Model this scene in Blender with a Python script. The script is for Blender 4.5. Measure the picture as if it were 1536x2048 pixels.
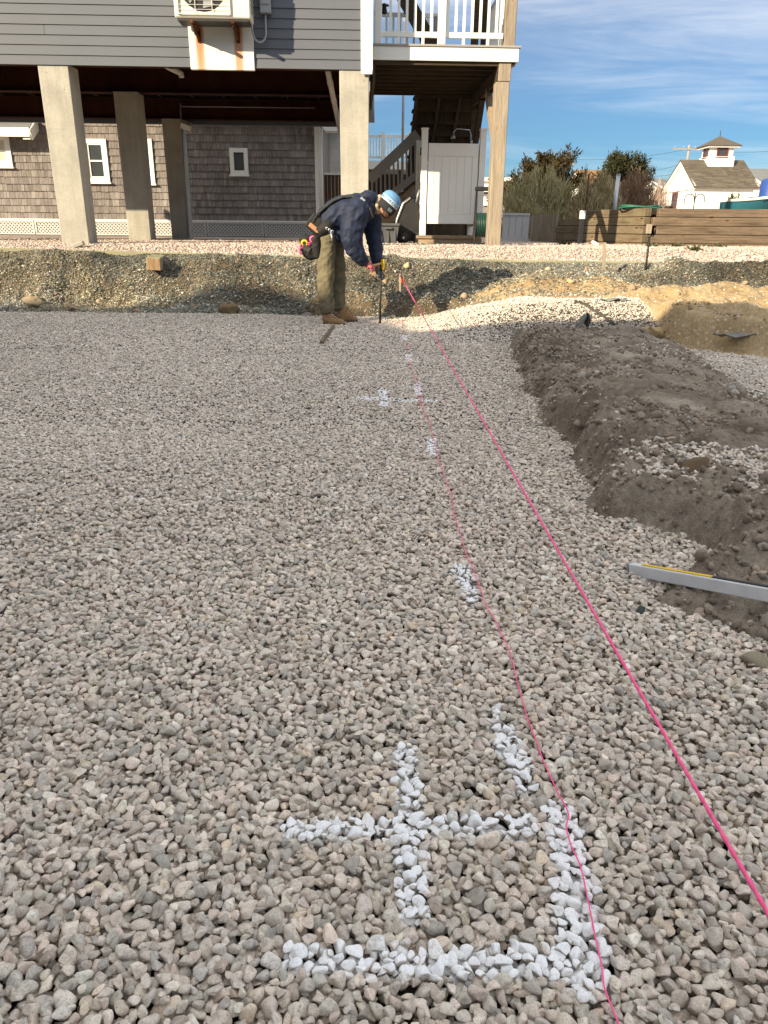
import bpy, bmesh, math, random
import numpy as np
from mathutils import Vector, Matrix, Euler

for _o in list(bpy.data.objects):
    bpy.data.objects.remove(_o)
SC = bpy.context.scene
COL = SC.collection
rng = np.random.default_rng(7)
random.seed(7)

# ------------------------------------------------------------------ camera
FPX, PITCH, ROLL, CAMH = 1500.0, math.radians(20.7), math.radians(0.5), 1.1
_f = Vector((0, math.cos(PITCH), -math.sin(PITCH)))
_r0 = Vector((1, 0, 0))
_u0 = _r0.cross(_f)
_rt = _r0 * math.cos(ROLL) + _u0 * math.sin(ROLL)
_up = _u0 * math.cos(ROLL) - _r0 * math.sin(ROLL)
cam_d = bpy.data.cameras.new('camera')
cam = bpy.data.objects.new('camera', cam_d)
COL.objects.link(cam)
cam_d.sensor_fit = 'VERTICAL'
cam_d.sensor_height = 36.0
cam_d.sensor_width = 27.0
cam_d.lens = 36.0 * FPX / 2048.0
cam_d.clip_start = 0.05
cam_d.clip_end = 6000
_m = Matrix((( _rt.x, _up.x, -_f.x, 0), (_rt.y, _up.y, -_f.y, 0), (_rt.z, _up.z, -_f.z, CAMH), (0, 0, 0, 1)))
cam.matrix_world = _m
SC.camera = cam


def at(px, py, Y):
    """world point seen at photo pixel (px, py) at distance Y"""
    r = _f + _rt * ((px - 768) / FPX) + _up * ((1024 - py) / FPX)
    return r * (Y / r.y) + Vector((0, 0, CAMH))


def atz(px, py, z=0.0):
    r = _f + _rt * ((px - 768) / FPX) + _up * ((1024 - py) / FPX)
    return r * ((z - CAMH) / r.z) + Vector((0, 0, CAMH))


# ------------------------------------------------------------------ light
SUN_A, SUN_E = math.radians(46.5), math.radians(22.5)
world = bpy.data.worlds.new('World')
SC.world = world
world.use_nodes = True
wn = world.node_tree
wn.nodes.clear()


def N(nt, typ, **kw):
    n = nt.nodes.new(typ)
    for k, v in kw.items():
        if k.startswith('_'):
            continue
        setattr(n, k, v)
    return n


def L(nt, a, b):
    nt.links.new(a, b)


wo = N(wn, 'ShaderNodeOutputWorld')
bg = N(wn, 'ShaderNodeBackground')
sky = N(wn, 'ShaderNodeTexSky', sky_type='NISHITA')
sky.sun_disc = False
sky.sun_elevation = SUN_E
sky.sun_rotation = math.pi + SUN_A
sky.altitude = 0
sky.air_density = 1.0
sky.dust_density = 0.15
sky.ozone_density = 3.0
SKY_STRENGTH = 0.045
bg.inputs['Strength'].default_value = SKY_STRENGTH
tc = N(wn, 'ShaderNodeTexCoord')
sep = N(wn, 'ShaderNodeSeparateXYZ')
L(wn, tc.outputs['Generated'], sep.inputs[0])
zc = N(wn, 'ShaderNodeMath', operation='MAXIMUM')
L(wn, sep.outputs['Z'], zc.inputs[0])
zc.inputs[1].default_value = 0.0
za = N(wn, 'ShaderNodeMath', operation='ADD')
L(wn, zc.outputs[0], za.inputs[0])
za.inputs[1].default_value = 0.12
dx = N(wn, 'ShaderNodeMath', operation='DIVIDE')
dy = N(wn, 'ShaderNodeMath', operation='DIVIDE')
L(wn, sep.outputs['X'], dx.inputs[0]); L(wn, za.outputs[0], dx.inputs[1])
L(wn, sep.outputs['Y'], dy.inputs[0]); L(wn, za.outputs[0], dy.inputs[1])
cmb = N(wn, 'ShaderNodeCombineXYZ')
L(wn, dx.outputs[0], cmb.inputs[0]); L(wn, dy.outputs[0], cmb.inputs[1])
mp = N(wn, 'ShaderNodeMapping')
mp.inputs['Rotation'].default_value = (0, 0, math.radians(24))
mp.inputs['Scale'].default_value = (0.42, 1.35, 1)
mp.inputs['Location'].default_value = (3.4, 1.7, 0)
L(wn, cmb.outputs[0], mp.inputs[0])
nz = N(wn, 'ShaderNodeTexNoise')
nz.inputs['Scale'].default_value = 1.1
nz.inputs['Detail'].default_value = 9
nz.inputs['Roughness'].default_value = 0.62
nz.inputs['Distortion'].default_value = 0.7
L(wn, mp.outputs[0], nz.inputs['Vector'])
cr = N(wn, 'ShaderNodeMapRange')
cr.interpolation_type = 'SMOOTHSTEP'
cr.inputs['From Min'].default_value = 0.40
cr.inputs['From Max'].default_value = 0.74
cr.inputs['To Min'].default_value = 0.0
cr.inputs['To Max'].default_value = 0.46
L(wn, nz.outputs['Fac'], cr.inputs['Value'])
veil = N(wn, 'ShaderNodeMapRange')
veil.interpolation_type = 'SMOOTHSTEP'
veil.inputs['From Min'].default_value = 0.06
veil.inputs['From Max'].default_value = 0.62
veil.inputs['To Min'].default_value = 0.0
veil.inputs['To Max'].default_value = 0.80
L(wn, sep.outputs['Z'], veil.inputs['Value'])
lowf = N(wn, 'ShaderNodeMapRange')
lowf.inputs['From Min'].default_value = 0.0
lowf.inputs['From Max'].default_value = 0.25
lowf.inputs['To Min'].default_value = 0.30
lowf.inputs['To Max'].default_value = 1.0
L(wn, sep.outputs['Z'], lowf.inputs['Value'])
cmul = N(wn, 'ShaderNodeMath', operation='MULTIPLY')
L(wn, cr.outputs[0], cmul.inputs[0]); L(wn, lowf.outputs[0], cmul.inputs[1])
cadd = N(wn, 'ShaderNodeMath', operation='ADD')
cadd.use_clamp = True
L(wn, cmul.outputs[0], cadd.inputs[0]); L(wn, veil.outputs[0], cadd.inputs[1])
cm = N(wn, 'ShaderNodeMix', data_type='RGBA')
L(wn, cadd.outputs[0], cm.inputs['Factor'])
tintn = N(wn, 'ShaderNodeMix', data_type='RGBA', blend_type='MULTIPLY')
tintn.inputs['Factor'].default_value = 1.0
tintn.inputs['B'].default_value = (0.50, 0.76, 1.0, 1)
L(wn, sky.outputs[0], tintn.inputs['A'])
L(wn, tintn.outputs['Result'], cm.inputs['A'])
cm.inputs['B'].default_value = (13.2, 13.2, 13.2, 1)      # sunlit ice cloud, in the sky texture's own units
L(wn, cm.outputs['Result'], bg.inputs['Color'])
L(wn, bg.outputs[0], wo.inputs[0])

sun_d = bpy.data.lights.new('sun', 'SUN')
sun_d.energy = 4.3
sun_d.angle = math.radians(0.53)
sun_d.color = (1.0, 0.84, 0.59)
sun = bpy.data.objects.new('sun', sun_d)
COL.objects.link(sun)
LDIR = Vector((math.sin(SUN_A) * math.cos(SUN_E), math.cos(SUN_A) * math.cos(SUN_E), -math.sin(SUN_E)))
sun.rotation_euler = LDIR.to_track_quat('-Z', 'Y').to_euler()
sun.location = (-20, -20, 20)

SC.view_settings.view_transform = 'Standard'
SC.view_settings.look = 'None'
SC.view_settings.exposure = 1.1
SC.view_settings.gamma = 1.0
SC.view_settings.use_curve_mapping = False
SC.render.engine = 'CYCLES'
SC.cycles.max_bounces = 4
SC.cycles.use_denoising = True


# ------------------------------------------------------------------ helpers
def obj_new(name, mesh, parent=None, mat=None):
    o = bpy.data.objects.new(name, mesh)
    COL.objects.link(o)
    if mat is not None and mesh is not None and len(mesh.materials) == 0:
        mesh.materials.append(mat)
    if parent is not None:
        par(o, parent)
    return o


def wloc(o):
    """world matrix from the parent chain (nothing is evaluated yet)"""
    m = o.matrix_basis.copy()
    if o.parent is not None:
        m = wloc(o.parent) @ o.matrix_parent_inverse @ m
    return m


def par(o, p):
    o.parent = p
    o.matrix_parent_inverse = wloc(p).inverted()


def tag(o, label, cat, group=None, kind=None):
    if label:
        o['label'] = label
    if cat:
        o['category'] = cat
    if group:
        o['group'] = group
    if kind:
        o['kind'] = kind
    return o


def thing(name, loc, label, cat, group=None):
    e = bpy.data.objects.new(name, None)
    e.empty_display_size = 0.2
    COL.objects.link(e)
    e.location = loc
    return tag(e, label, cat, group)


class MB:
    """collects simple solids; build() links them as one mesh object"""

    def __init__(s):
        s.v = []
        s.f = []
        s.sm = []

    def add(s, verts, faces, smooth=False):
        b = len(s.v)
        s.v += [tuple(v) for v in verts]
        s.f += [tuple(i + b for i in f) for f in faces]
        s.sm += [smooth] * len(faces)
        return s

    def box(s, c, size, rot=None, bev=0.0):
        hx, hy, hz = size[0] / 2, size[1] / 2, size[2] / 2
        c = Vector(c)
        if bev <= 0:
            vs = [Vector((x, y, z)) for x in (-hx, hx) for y in (-hy, hy) for z in (-hz, hz)]
            fs = [(0, 1, 3, 2), (4, 6, 7, 5), (0, 4, 5, 1), (2, 3, 7, 6), (0, 2, 6, 4), (1, 5, 7, 3)]
        else:
            b = min(bev, hx * .9, hy * .9, hz * .9)
            bm = bmesh.new()
            bmesh.ops.create_cube(bm, size=1.0)
            for v in bm.verts:
                v.co = Vector((v.co.x * 2 * hx, v.co.y * 2 * hy, v.co.z * 2 * hz))
            bmesh.ops.bevel(bm, geom=list(bm.edges), offset=b, segments=1, affect='EDGES')
            bm.verts.ensure_lookup_table()
            vs = [v.co.copy() for v in bm.verts]
            fs = [tuple(v.index for v in f.verts) for f in bm.faces]
            bm.free()
        if rot is not None:
            vs = [rot @ v for v in vs]
        return s.add([v + c for v in vs], fs)

    def beam(s, p0, p1, w, h, up=(0, 0, 1), bev=0.0):
        """box from p0 to p1; w sideways, h along up"""
        p0, p1 = Vector(p0), Vector(p1)
        d = p1 - p0
        ln = d.length
        x = d.normalized()
        y = Vector(up).cross(x)
        if y.length < 1e-5:
            y = Vector((1, 0, 0)).cross(x)
        y.normalize()
        z = x.cross(y)
        R = Matrix((x, y, z)).transposed()
        return s.box((p0 + p1) / 2, (ln, w, h), R, bev)

    def tube(s, pts, r, n=8, cap=True, smooth=True):
        pts = [Vector(p) for p in pts]
        rs = r if isinstance(r, (list, tuple)) else [r] * len(pts)
        rings = []
        prev = None
        for i, p in enumerate(pts):
            t = (pts[min(i + 1, len(pts) - 1)] - pts[max(i - 1, 0)]).normalized()
            if prev is None:
                a = t.orthogonal().normalized()
            else:
                a = (prev - t * prev.dot(t))
                a = a.normalized() if a.length > 1e-6 else t.orthogonal().normalized()
            prev = a
            b = t.cross(a)
            rings.append([p + (a * math.cos(2 * math.pi * k / n) + b * math.sin(2 * math.pi * k / n)) * rs[i] for k in range(n)])
        vs = [v for rg in rings for v in rg]
        fs = []
        for i in range(len(rings) - 1):
            for k in range(n):
                k2 = (k + 1) % n
                fs.append((i * n + k, i * n + k2, (i + 1) * n + k2, (i + 1) * n + k))
        s.add(vs, fs, smooth)
        if cap:
            b = len(s.v) - len(vs)
            s.f.append(tuple(b + k for k in reversed(range(n))))
            s.sm.append(False)
            s.f.append(tuple(b + (len(rings) - 1) * n + k for k in range(n)))
            s.sm.append(False)
        return s

    def prism(s, poly, d):
        """polygon (3D points) extruded by vector d"""
        d = Vector(d)
        a = [Vector(p) for p in poly]
        n = len(a)
        vs = a + [p + d for p in a]
        fs = [tuple(range(n))[::-1], tuple(range(n, 2 * n))]
        fs += [(i, (i + 1) % n, n + (i + 1) % n, n + i) for i in range(n)]
        return s.add(vs, fs)

    def lathe(s, c, prof, n=20, axis='Z', smooth=True):
        c = Vector(c)
        vs, fs = [], []
        for (r, h) in prof:
            for k in range(n):
                a = 2 * math.pi * k / n
                if axis == 'Z':
                    p = Vector((r * math.cos(a), r * math.sin(a), h))
                elif axis == 'Y':
                    p = Vector((r * math.cos(a), h, r * math.sin(a)))
                else:
                    p = Vector((h, r * math.cos(a), r * math.sin(a)))
                vs.append(c + p)
        for i in range(len(prof) - 1):
            for k in range(n):
                k2 = (k + 1) % n
                fs.append((i * n + k, i * n + k2, (i + 1) * n + k2, (i + 1) * n + k))
        return s.add(vs, fs, smooth)

    def build(s, name, mat, parent=None, recalc=True):
        me = bpy.data.meshes.new(name)
        me.from_pydata(s.v, [], s.f)
        me.polygons.foreach_set('use_smooth', s.sm)
        if recalc:
            bm = bmesh.new()
            bm.from_mesh(me)
            bmesh.ops.recalc_face_normals(bm, faces=bm.faces)
            bm.to_mesh(me)
            bm.free()
        me.update()
        return obj_new(name, me, parent, mat)


def part(name, mat, parent, fn):
    m = MB()
    fn(m)
    return m.build(name, mat, parent)


def np_mesh(name, V, F, mat=None, smooth=True):
    """V (n,3), F (m,4) or (m,3) arrays -> mesh, quickly"""
    me = bpy.data.meshes.new(name)
    V = np.asarray(V, np.float32)
    F = np.asarray(F, np.int32)
    k = F.shape[1]
    me.vertices.add(len(V))
    me.vertices.foreach_set('co', V.ravel())
    me.loops.add(F.size)
    me.loops.foreach_set('vertex_index', F.ravel())
    me.polygons.add(len(F))
    me.polygons.foreach_set('loop_start', np.arange(0, F.size, k, dtype=np.int32))
    me.polygons.foreach_set('loop_total', np.full(len(F), k, np.int32))
    me.polygons.foreach_set('use_smooth', np.full(len(F), smooth))
    me.update(calc_edges=True)
    if mat is not None:
        me.materials.append(mat)
    return me


# ---- numpy noise
def _hash(ix, iy, seed):
    h = (ix.astype(np.int64) * 374761393 + iy.astype(np.int64) * 668265263 + seed * 1442695041) & 0xFFFFFFFF
    h = ((h ^ (h >> 13)) * 1274126177) & 0xFFFFFFFF
    h = h ^ (h >> 16)
    return (h & 0xFFFFFF) / float(0xFFFFFF)


def vn(x, y, seed=0):
    x = np.asarray(x, float); y = np.asarray(y, float)
    ix = np.floor(x); iy = np.floor(y)
    fx = x - ix; fy = y - iy
    fx = fx * fx * fx * (fx * (fx * 6 - 15) + 10)
    fy = fy * fy * fy * (fy * (fy * 6 - 15) + 10)
    ix = ix.astype(np.int64); iy = iy.astype(np.int64)
    a = _hash(ix, iy, seed); b = _hash(ix + 1, iy, seed)
    c = _hash(ix, iy + 1, seed); d = _hash(ix + 1, iy + 1, seed)
    return (a + (b - a) * fx) * (1 - fy) + (c + (d - c) * fx) * fy


def fbm(x, y, seed=0, o=4, g=.5):
    t = 0; a = 1; w = 0
    for i in range(o):
        t = t + a * (vn(x * 2 ** i + 17.3 * i, y * 2 ** i - 9.1 * i, seed + i) - .5)
        w += a
        a *= g
    return t / w * 2


def ss(t):
    t = np.clip(t, 0, 1)
    return t * t * (3 - 2 * t)


# ------------------------------------------------------------------ materials
def mat_new(name):
    m = bpy.data.materials.new(name)
    m.use_nodes = True
    nt = m.node_tree
    b = nt.nodes['Principled BSDF']
    return m, nt, b


def setc(sock, c):
    sock.default_value = (c[0], c[1], c[2], 1) if len(c) == 3 else c


def noise(nt, scale, detail=4, rough=.55, vec=None, dist=0.0):
    n = N(nt, 'ShaderNodeTexNoise')
    n.inputs['Scale'].default_value = scale
    n.inputs['Detail'].default_value = detail
    n.inputs['Roughness'].default_value = rough
    n.inputs['Distortion'].default_value = dist
    if vec is not None:
        L(nt, vec, n.inputs['Vector'])
    return n.outputs['Fac']


def ramp(nt, fac, stops):
    r = N(nt, 'ShaderNodeValToRGB')
    els = r.color_ramp.elements
    while len(els) < len(stops):
        els.new(0.5)
    for e, (p, c) in zip(els, stops):
        e.position = p
        e.color = (c[0], c[1], c[2], 1) if not isinstance(c, (int, float)) else (c, c, c, 1)
    L(nt, fac, r.inputs['Fac'])
    return r.outputs['Color']


def mixc(nt, fac, a, b, mode='MIX'):
    n = N(nt, 'ShaderNodeMix', data_type='RGBA', blend_type=mode)
    for s, v in ((n.inputs['Factor'], fac), (n.inputs['A'], a), (n.inputs['B'], b)):
        if hasattr(v, 'is_output'):
            L(nt, v, s)
        elif isinstance(v, (int, float)):
            s.default_value = v
        else:
            setc(s, v)
    return n.outputs['Result']


def mth(nt, op, a, b=None, clamp=False):
    n = N(nt, 'ShaderNodeMath', operation=op)
    n.use_clamp = clamp
    for s, v in ((n.inputs[0], a), (n.inputs[1], b)):
        if v is None:
            continue
        if hasattr(v, 'is_output'):
            L(nt, v, s)
        else:
            s.default_value = v
    return n.outputs[0]


def bump(nt, b, h, strength=.4, dist=.01):
    n = N(nt, 'ShaderNodeBump')
    n.inputs['Strength'].default_value = strength
    n.inputs['Distance'].default_value = dist
    L(nt, h, n.inputs['Height'])
    L(nt, n.outputs[0], b.inputs['Normal'])


def coords(nt, kind='Object', scale=(1, 1, 1), rot=(0, 0, 0)):
    t = N(nt, 'ShaderNodeTexCoord')
    m = N(nt, 'ShaderNodeMapping')
    m.inputs['Scale'].default_value = scale
    m.inputs['Rotation'].default_value = rot
    L(nt, t.outputs[kind], m.inputs[0])
    return m.outputs[0]


def simple(name, col, rough=.6, metal=0.0, var=.12, vscale=6, bumps=0.0, bscale=60, spec=.4):
    m, nt, b = mat_new(name)
    v = coords(nt)
    n = noise(nt, vscale, 5, .6, v)
    lo = [c * (1 - var) for c in col]
    hi = [min(1, c * (1 + var)) for c in col]
    L(nt, ramp(nt, n, [(.3, lo), (.7, hi)]), b.inputs['Base Color'])
    b.inputs['Roughness'].default_value = rough
    b.inputs['Metallic'].default_value = metal
    b.inputs['Specular IOR Level'].default_value = spec
    if bumps > 0:
        bump(nt, b, noise(nt, bscale, 4, .6, v), bumps, .01)
    return m


def wood(name, light, dark, axis='X', knots=True, rough=.8, gscale=1.0, green=None):
    """weathered lumber: grain along the given object axis, with knots"""
    m, nt, b = mat_new(name)
    st = {'X': (1.2, 22, 22), 'Y': (22, 1.2, 22), 'Z': (22, 22, 1.2)}[axis]
    oi = N(nt, 'ShaderNodeObjectInfo')
    t = N(nt, 'ShaderNodeTexCoord')
    off = N(nt, 'ShaderNodeVectorMath', operation='ADD')
    sc_ = N(nt, 'ShaderNodeVectorMath', operation='SCALE')
    cx = N(nt, 'ShaderNodeCombineXYZ')
    for i in range(3):
        L(nt, oi.outputs['Random'], cx.inputs[i])
    L(nt, cx.outputs[0], sc_.inputs[0])
    sc_.inputs['Scale'].default_value = 31.7
    L(nt, t.outputs['Object'], off.inputs[0])
    L(nt, sc_.outputs[0], off.inputs[1])
    mp_ = N(nt, 'ShaderNodeMapping')
    mp_.inputs['Scale'].default_value = tuple(gscale * s for s in st)
    L(nt, off.outputs[0], mp_.inputs[0])
    g = noise(nt, 1.0, 6, .62, mp_.outputs[0], .9)
    fine = N(nt, 'ShaderNodeMapping')
    fine.inputs['Scale'].default_value = tuple(gscale * s * 4.5 for s in st)
    L(nt, off.outputs[0], fine.inputs[0])
    g2 = noise(nt, 1.0, 3, .6, fine.outputs[0])
    c = ramp(nt, g, [(.28, dark), (.52, light), (.75, [x * 1.1 for x in light])])
    c = mixc(nt, mth(nt, 'MULTIPLY', ramp(nt, g2, [(.35, 1.0), (.6, 0.0)]), .35), c, [x * .55 for x in dark])
    big = noise(nt, .9, 3, .5, off.outputs[0])
    c = mixc(nt, .45, c, ramp(nt, big, [(.3, [.62, .6, .58]), (.7, [1.25, 1.2, 1.12])]), 'MULTIPLY')
    if green is not None:
        c = mixc(nt, ramp(nt, noise(nt, 2.2, 4, .6, off.outputs[0]), [(.46, 0.0), (.66, .6)]), c, green)
    if knots:
        ks = {'X': (2.6, 9, 9), 'Y': (9, 2.6, 9), 'Z': (9, 9, 2.6)}[axis]
        kmap = N(nt, 'ShaderNodeMapping')
        kmap.inputs['Scale'].default_value = ks
        L(nt, off.outputs[0], kmap.inputs[0])
        vo = N(nt, 'ShaderNodeTexVoronoi')
        vo.inputs['Scale'].default_value = .75
        L(nt, kmap.outputs[0], vo.inputs['Vector'])
        k = ramp(nt, vo.outputs['Distance'], [(.04, 1.0), (.13, 0.0)])
        c = mixc(nt, k, c, [x * .32 for x in dark])
        k2 = ramp(nt, vo.outputs['Distance'], [(.10, 0.0), (.15, .55), (.24, 0.0)])
        c = mixc(nt, k2, c, [light[0] * 1.12, light[1] * .92, light[2] * .75])
    L(nt, c, b.inputs['Base Color'])
    b.inputs['Roughness'].default_value = rough
    b.inputs['Specular IOR Level'].default_value = .25
    bump(nt, b, g, .35, .006)
    return m


def mat_stone(name, speck=1.0, rough=.86, bscale=1.0):
    """rock whose own colour is the per-stone value 'tint'; 'paint' is sprayed marking paint"""
    m, nt, b = mat_new(name)
    a = N(nt, 'ShaderNodeAttribute', attribute_type='INSTANCER', attribute_name='tint')
    p = N(nt, 'ShaderNodeAttribute', attribute_type='INSTANCER', attribute_name='paint')
    pc = N(nt, 'ShaderNodeAttribute', attribute_type='INSTANCER', attribute_name='paint_colour')
    geo = N(nt, 'ShaderNodeNewGeometry')
    pos = geo.outputs['Position']
    n1 = noise(nt, 90 * bscale, 5, .65, pos)
    n2 = noise(nt, 330 * bscale, 3, .6, pos)
    c = mixc(nt, 1.0, a.outputs['Color'], ramp(nt, n1, [(.25, .62), (.5, 1.0), (.78, 1.22)]), 'MULTIPLY')
    c = mixc(nt, speck, c, ramp(nt, n2, [(.30, .5), (.44, 1.0), (.6, 1.0), (.72, 1.3)]), 'MULTIPLY')
    sepn = N(nt, 'ShaderNodeSeparateXYZ')
    L(nt, geo.outputs['Normal'], sepn.inputs[0])
    upm = N(nt, 'ShaderNodeMapRange')
    upm.inputs['From Min'].default_value = .02
    upm.inputs['From Max'].default_value = .6
    L(nt, sepn.outputs['Z'], upm.inputs['Value'])
    n3 = noise(nt, 70, 4, .7, pos)
    n4 = noise(nt, 260, 3, .7, pos)
    cov = mth(nt, 'SUBTRACT', mth(nt, 'MULTIPLY', p.outputs['Fac'], 1.05), mth(nt, 'ADD', mth(nt, 'MULTIPLY', n3, .7), mth(nt, 'MULTIPLY', n4, .45)))
    cov = mth(nt, 'MULTIPLY', cov, 3.2, True)
    cov = mth(nt, 'MULTIPLY', cov, upm.outputs[0], True)
    c = mixc(nt, cov, c, mixc(nt, .8, pc.outputs['Color'], ramp(nt, n2, [(.3, .72), (.5, 1.0), (.7, 1.06)]), 'MULTIPLY'))
    L(nt, c, b.inputs['Base Color'])
    b.inputs['Roughness'].default_value = rough
    b.inputs['Specular IOR Level'].default_value = .28
    bump(nt, b, n1, .35, .004)
    return m
# ------------------------------------------------------------------ terrain
_pl = [atz(x, y) for x, y in ((1010, 700), (1050, 780), (1130, 900), (1168, 1030), (1270, 1072), (1375, 1118), (1400, 1150), (1280, 1182), (1275, 1215), (1380, 1258), (1440, 1298), (1510, 1345))]
_xs = np.array([p.x for p in _pl][::-1]); _ys = np.array([p.y for p in _pl][::-1])
_ys = np.concatenate([[-1, 1.0], _ys, [7.75, 8.2]]); _xs = np.concatenate([[1.9, 1.25], _xs, [1.55, 2.3]])


def mound(X, Y):
    xl = np.interp(Y, _ys, _xs)
    xr = np.interp(Y, [0, 4.7, 7.0, 7.86, 9], [2.6, 2.72, 3.0, 3.05, 3.0])
    e = .13 * fbm(X * 1.7, Y * 2.6, 5, 3) + .06 * fbm(X * 6, Y * 7, 8, 3)
    dl = X - xl + e
    dr = xr - X + e
    w = .10 + .07 * vn(Y * 2.1, X * 0, 3)
    hf = np.interp(Y, [0, 1.5, 2.12, 2.36, 3.0, 9], [.25, .28, .36, .92, 1, 1])
    h = (.195 + .03 * fbm(X * 1.1, Y * .9, 11, 2) - .07 * ss((X - xl - .4) / 1.6)) * hf
    s = ss(dl / w) * ss(dr / .6) * ss((8.1 - Y + e) / .5)
    face = 1 - .62 * ss((dl - .22) / .5)
    rough_ = (.085 * fbm(X * 4.2, Y * 6, 21, 4, .65) + .06 * fbm(X * 13, Y * 16, 31, 3, .6)) * face + .02 * fbm(X * 2, Y * 5, 35, 4, .6)
    ridge = .022 * (1 - np.abs(fbm(X * 1.6, Y * 9, 41, 3)) * 2.4) * (1.15 - face)
    return h * s + (rough_ + ridge) * np.minimum(1, s * 2.0) * ss(s * 4) * (.35 + .65 * hf)


def yard_z(X, Y):
    e = np.interp(X, [-6, -3.4, -1.2, 1.6, 3.8, 6], [.785, .73, .70, .665, .655, .655])
    return e + (.84 - e) * ss((Y - 11.42) / 1.1)


def bank(X, Y):
    F = np.interp(X, [-9, -1.5, -.9, 1.0, 1.6, 2.3, 2.9, 3.5, 5, 9], [10.42, 10.42, 10.16, 10.12, 9.3, 8.4, 7.75, 7.25, 6.9, 6.5])
    F = F + .1 * fbm(X * 1.4, Y * .4, 51, 3) + .16 * fbm(X * .7, Y * 0 + 3, 53, 2) * (X < -1)
    W = np.interp(X, [-9, -1.6, -.9, 1.0, 1.6, 2.5, 3, 9], [.98, .95, .16, .16, .5, .4, .2, .22])
    W = W * (1 + .3 * fbm(X * 1.1, Y * 0, 57, 2))
    zl = np.interp(X, [-6, -3.4, -1.2, 1.6, 3.8, 6], [.785, .73, .70, .665, .655, .655])
    zm_ = np.interp(Y, [10.1, 10.3, 11.0, 11.4], [.2, .25, .56, .69])
    zr = np.interp(Y, [6, 7.2, 9, 10.3, 10.8, 11.4], [.27, .31, .345, .40, .53, .655])
    wm = ss((X + 1.6) / .8)
    wr = ss((X - .9) / .8)
    zp = zl * (1 - wm) + (zm_ * (1 - wr) + zr * wr) * wm
    t = np.clip((Y - F) / W, 0, 1)
    s = ss(t) * .6 + t * .4
    edge = ss((11.36 - Y) / .3)
    lum = ((.26 * fbm(X * .8, Y * 1.5, 61, 2) + .13 * fbm(X * 3.2, Y * 4.6, 71, 4, .6)) + .014 * fbm(X * 17, Y * 17, 81, 2)) * edge
    lum = lum * np.interp(X, [-1, 1, 2.5, 3.2, 4], [1, 1, .45, .8, .8])
    return zp * s + lum * ss(s * 2.5), Y - F


def ramp_z(X, Y):
    r = .32 * ss((X - .25) / 1.6) * ss((Y - 7.75) / 1.35) * (1 - .6 * ss((X - 2.6) / .5) * ss((8.4 - Y) / .6))
    return r


def terrain(X, Y):
    """height and region: 0 pit gravel, 1 bank, 2 mound"""
    b, s = bank(X, Y)
    r = ramp_z(X, Y)
    m = mound(X, Y)
    base = .010 * fbm(X * .9, Y * .9, 91, 2) - np.interp(Y, [2, 4.5], [.045, .022])
    z = np.maximum(base, np.maximum(r, b))
    gl = Y < np.interp(X, [-9, .8, 1.0, 1.4, 2.0, 2.95, 3.05, 9], [0, 0, 9.95, 9.72, 9.5, 9.25, 6, 6]) + .12 * fbm(X * 4, Y * 4, 95, 2)
    gl = gl & (X > .8)
    reg = np.where((s > np.where(X > 2.6, -.10, 0.0)) & ~((r >= b - .02) & gl) & ~(gl & (Y > 7.9)), 1, 0)
    z = np.where(gl & (reg == 0), np.maximum(r, np.minimum(z, r + .03)), z)
    mo = m > np.maximum(r, 0) * 1.0 + .012
    mo = mo & (Y < 8.3)
    z = np.where(mo, np.maximum(z, m), z)
    reg = np.where(mo & (m >= z - 1e-6), 2, reg)
    return z, reg


def tz(x, y):
    if y > 11.42:
        return float(yard_z(np.array([x]), np.array([y]))[0])
    return float(terrain(np.array([x]), np.array([y]))[0][0])


# --- soil materials
def soil(name, stops, scale=3.0, grain=45, bst=.7, wet=None, pebb=None):
    m, nt, b = mat_new(name)
    v = coords(nt, 'Object')
    n1 = noise(nt, scale, 6, .62, v, .4)
    n2 = noise(nt, grain, 5, .7, v)
    n3 = noise(nt, grain * 5, 3, .6, v)
    c = ramp(nt, n1, stops)
    c = mixc(nt, .8, c, ramp(nt, n2, [(.3, .6), (.5, 1.0), (.72, 1.35)]), 'MULTIPLY')
    c = mixc(nt, .7, c, ramp(nt, n3, [(.3, .65), (.55, 1.0), (.75, 1.4)]), 'MULTIPLY')
    if pebb is not None:
        vo = N(nt, 'ShaderNodeTexVoronoi')
        vo.inputs['Scale'].default_value = pebb[0]
        L(nt, v, vo.inputs['Vector'])
        sepc = N(nt, 'ShaderNodeSeparateColor')
        L(nt, vo.outputs['Color'], sepc.inputs[0])
        k = mth(nt, 'MULTIPLY', ramp(nt, vo.outputs['Distance'], [(.3, 1.0), (.5, 0.0)]), ramp(nt, sepc.outputs[0], [(.62, 0.0), (.7, 1.0)]))
        c = mixc(nt, k, c, ramp(nt, sepc.outputs[1], [(.2, pebb[1]), (.8, pebb[2])]))
    L(nt, c, b.inputs['Base Color'])
    b.inputs['Roughness'].default_value = .95
    b.inputs['Specular IOR Level'].default_value = .15
    h = mth(nt, 'ADD', mth(nt, 'MULTIPLY', n2, .7), mth(nt, 'MULTIPLY', n3, .3))
    bump(nt, b, h, bst, .02)
    return m


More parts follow.
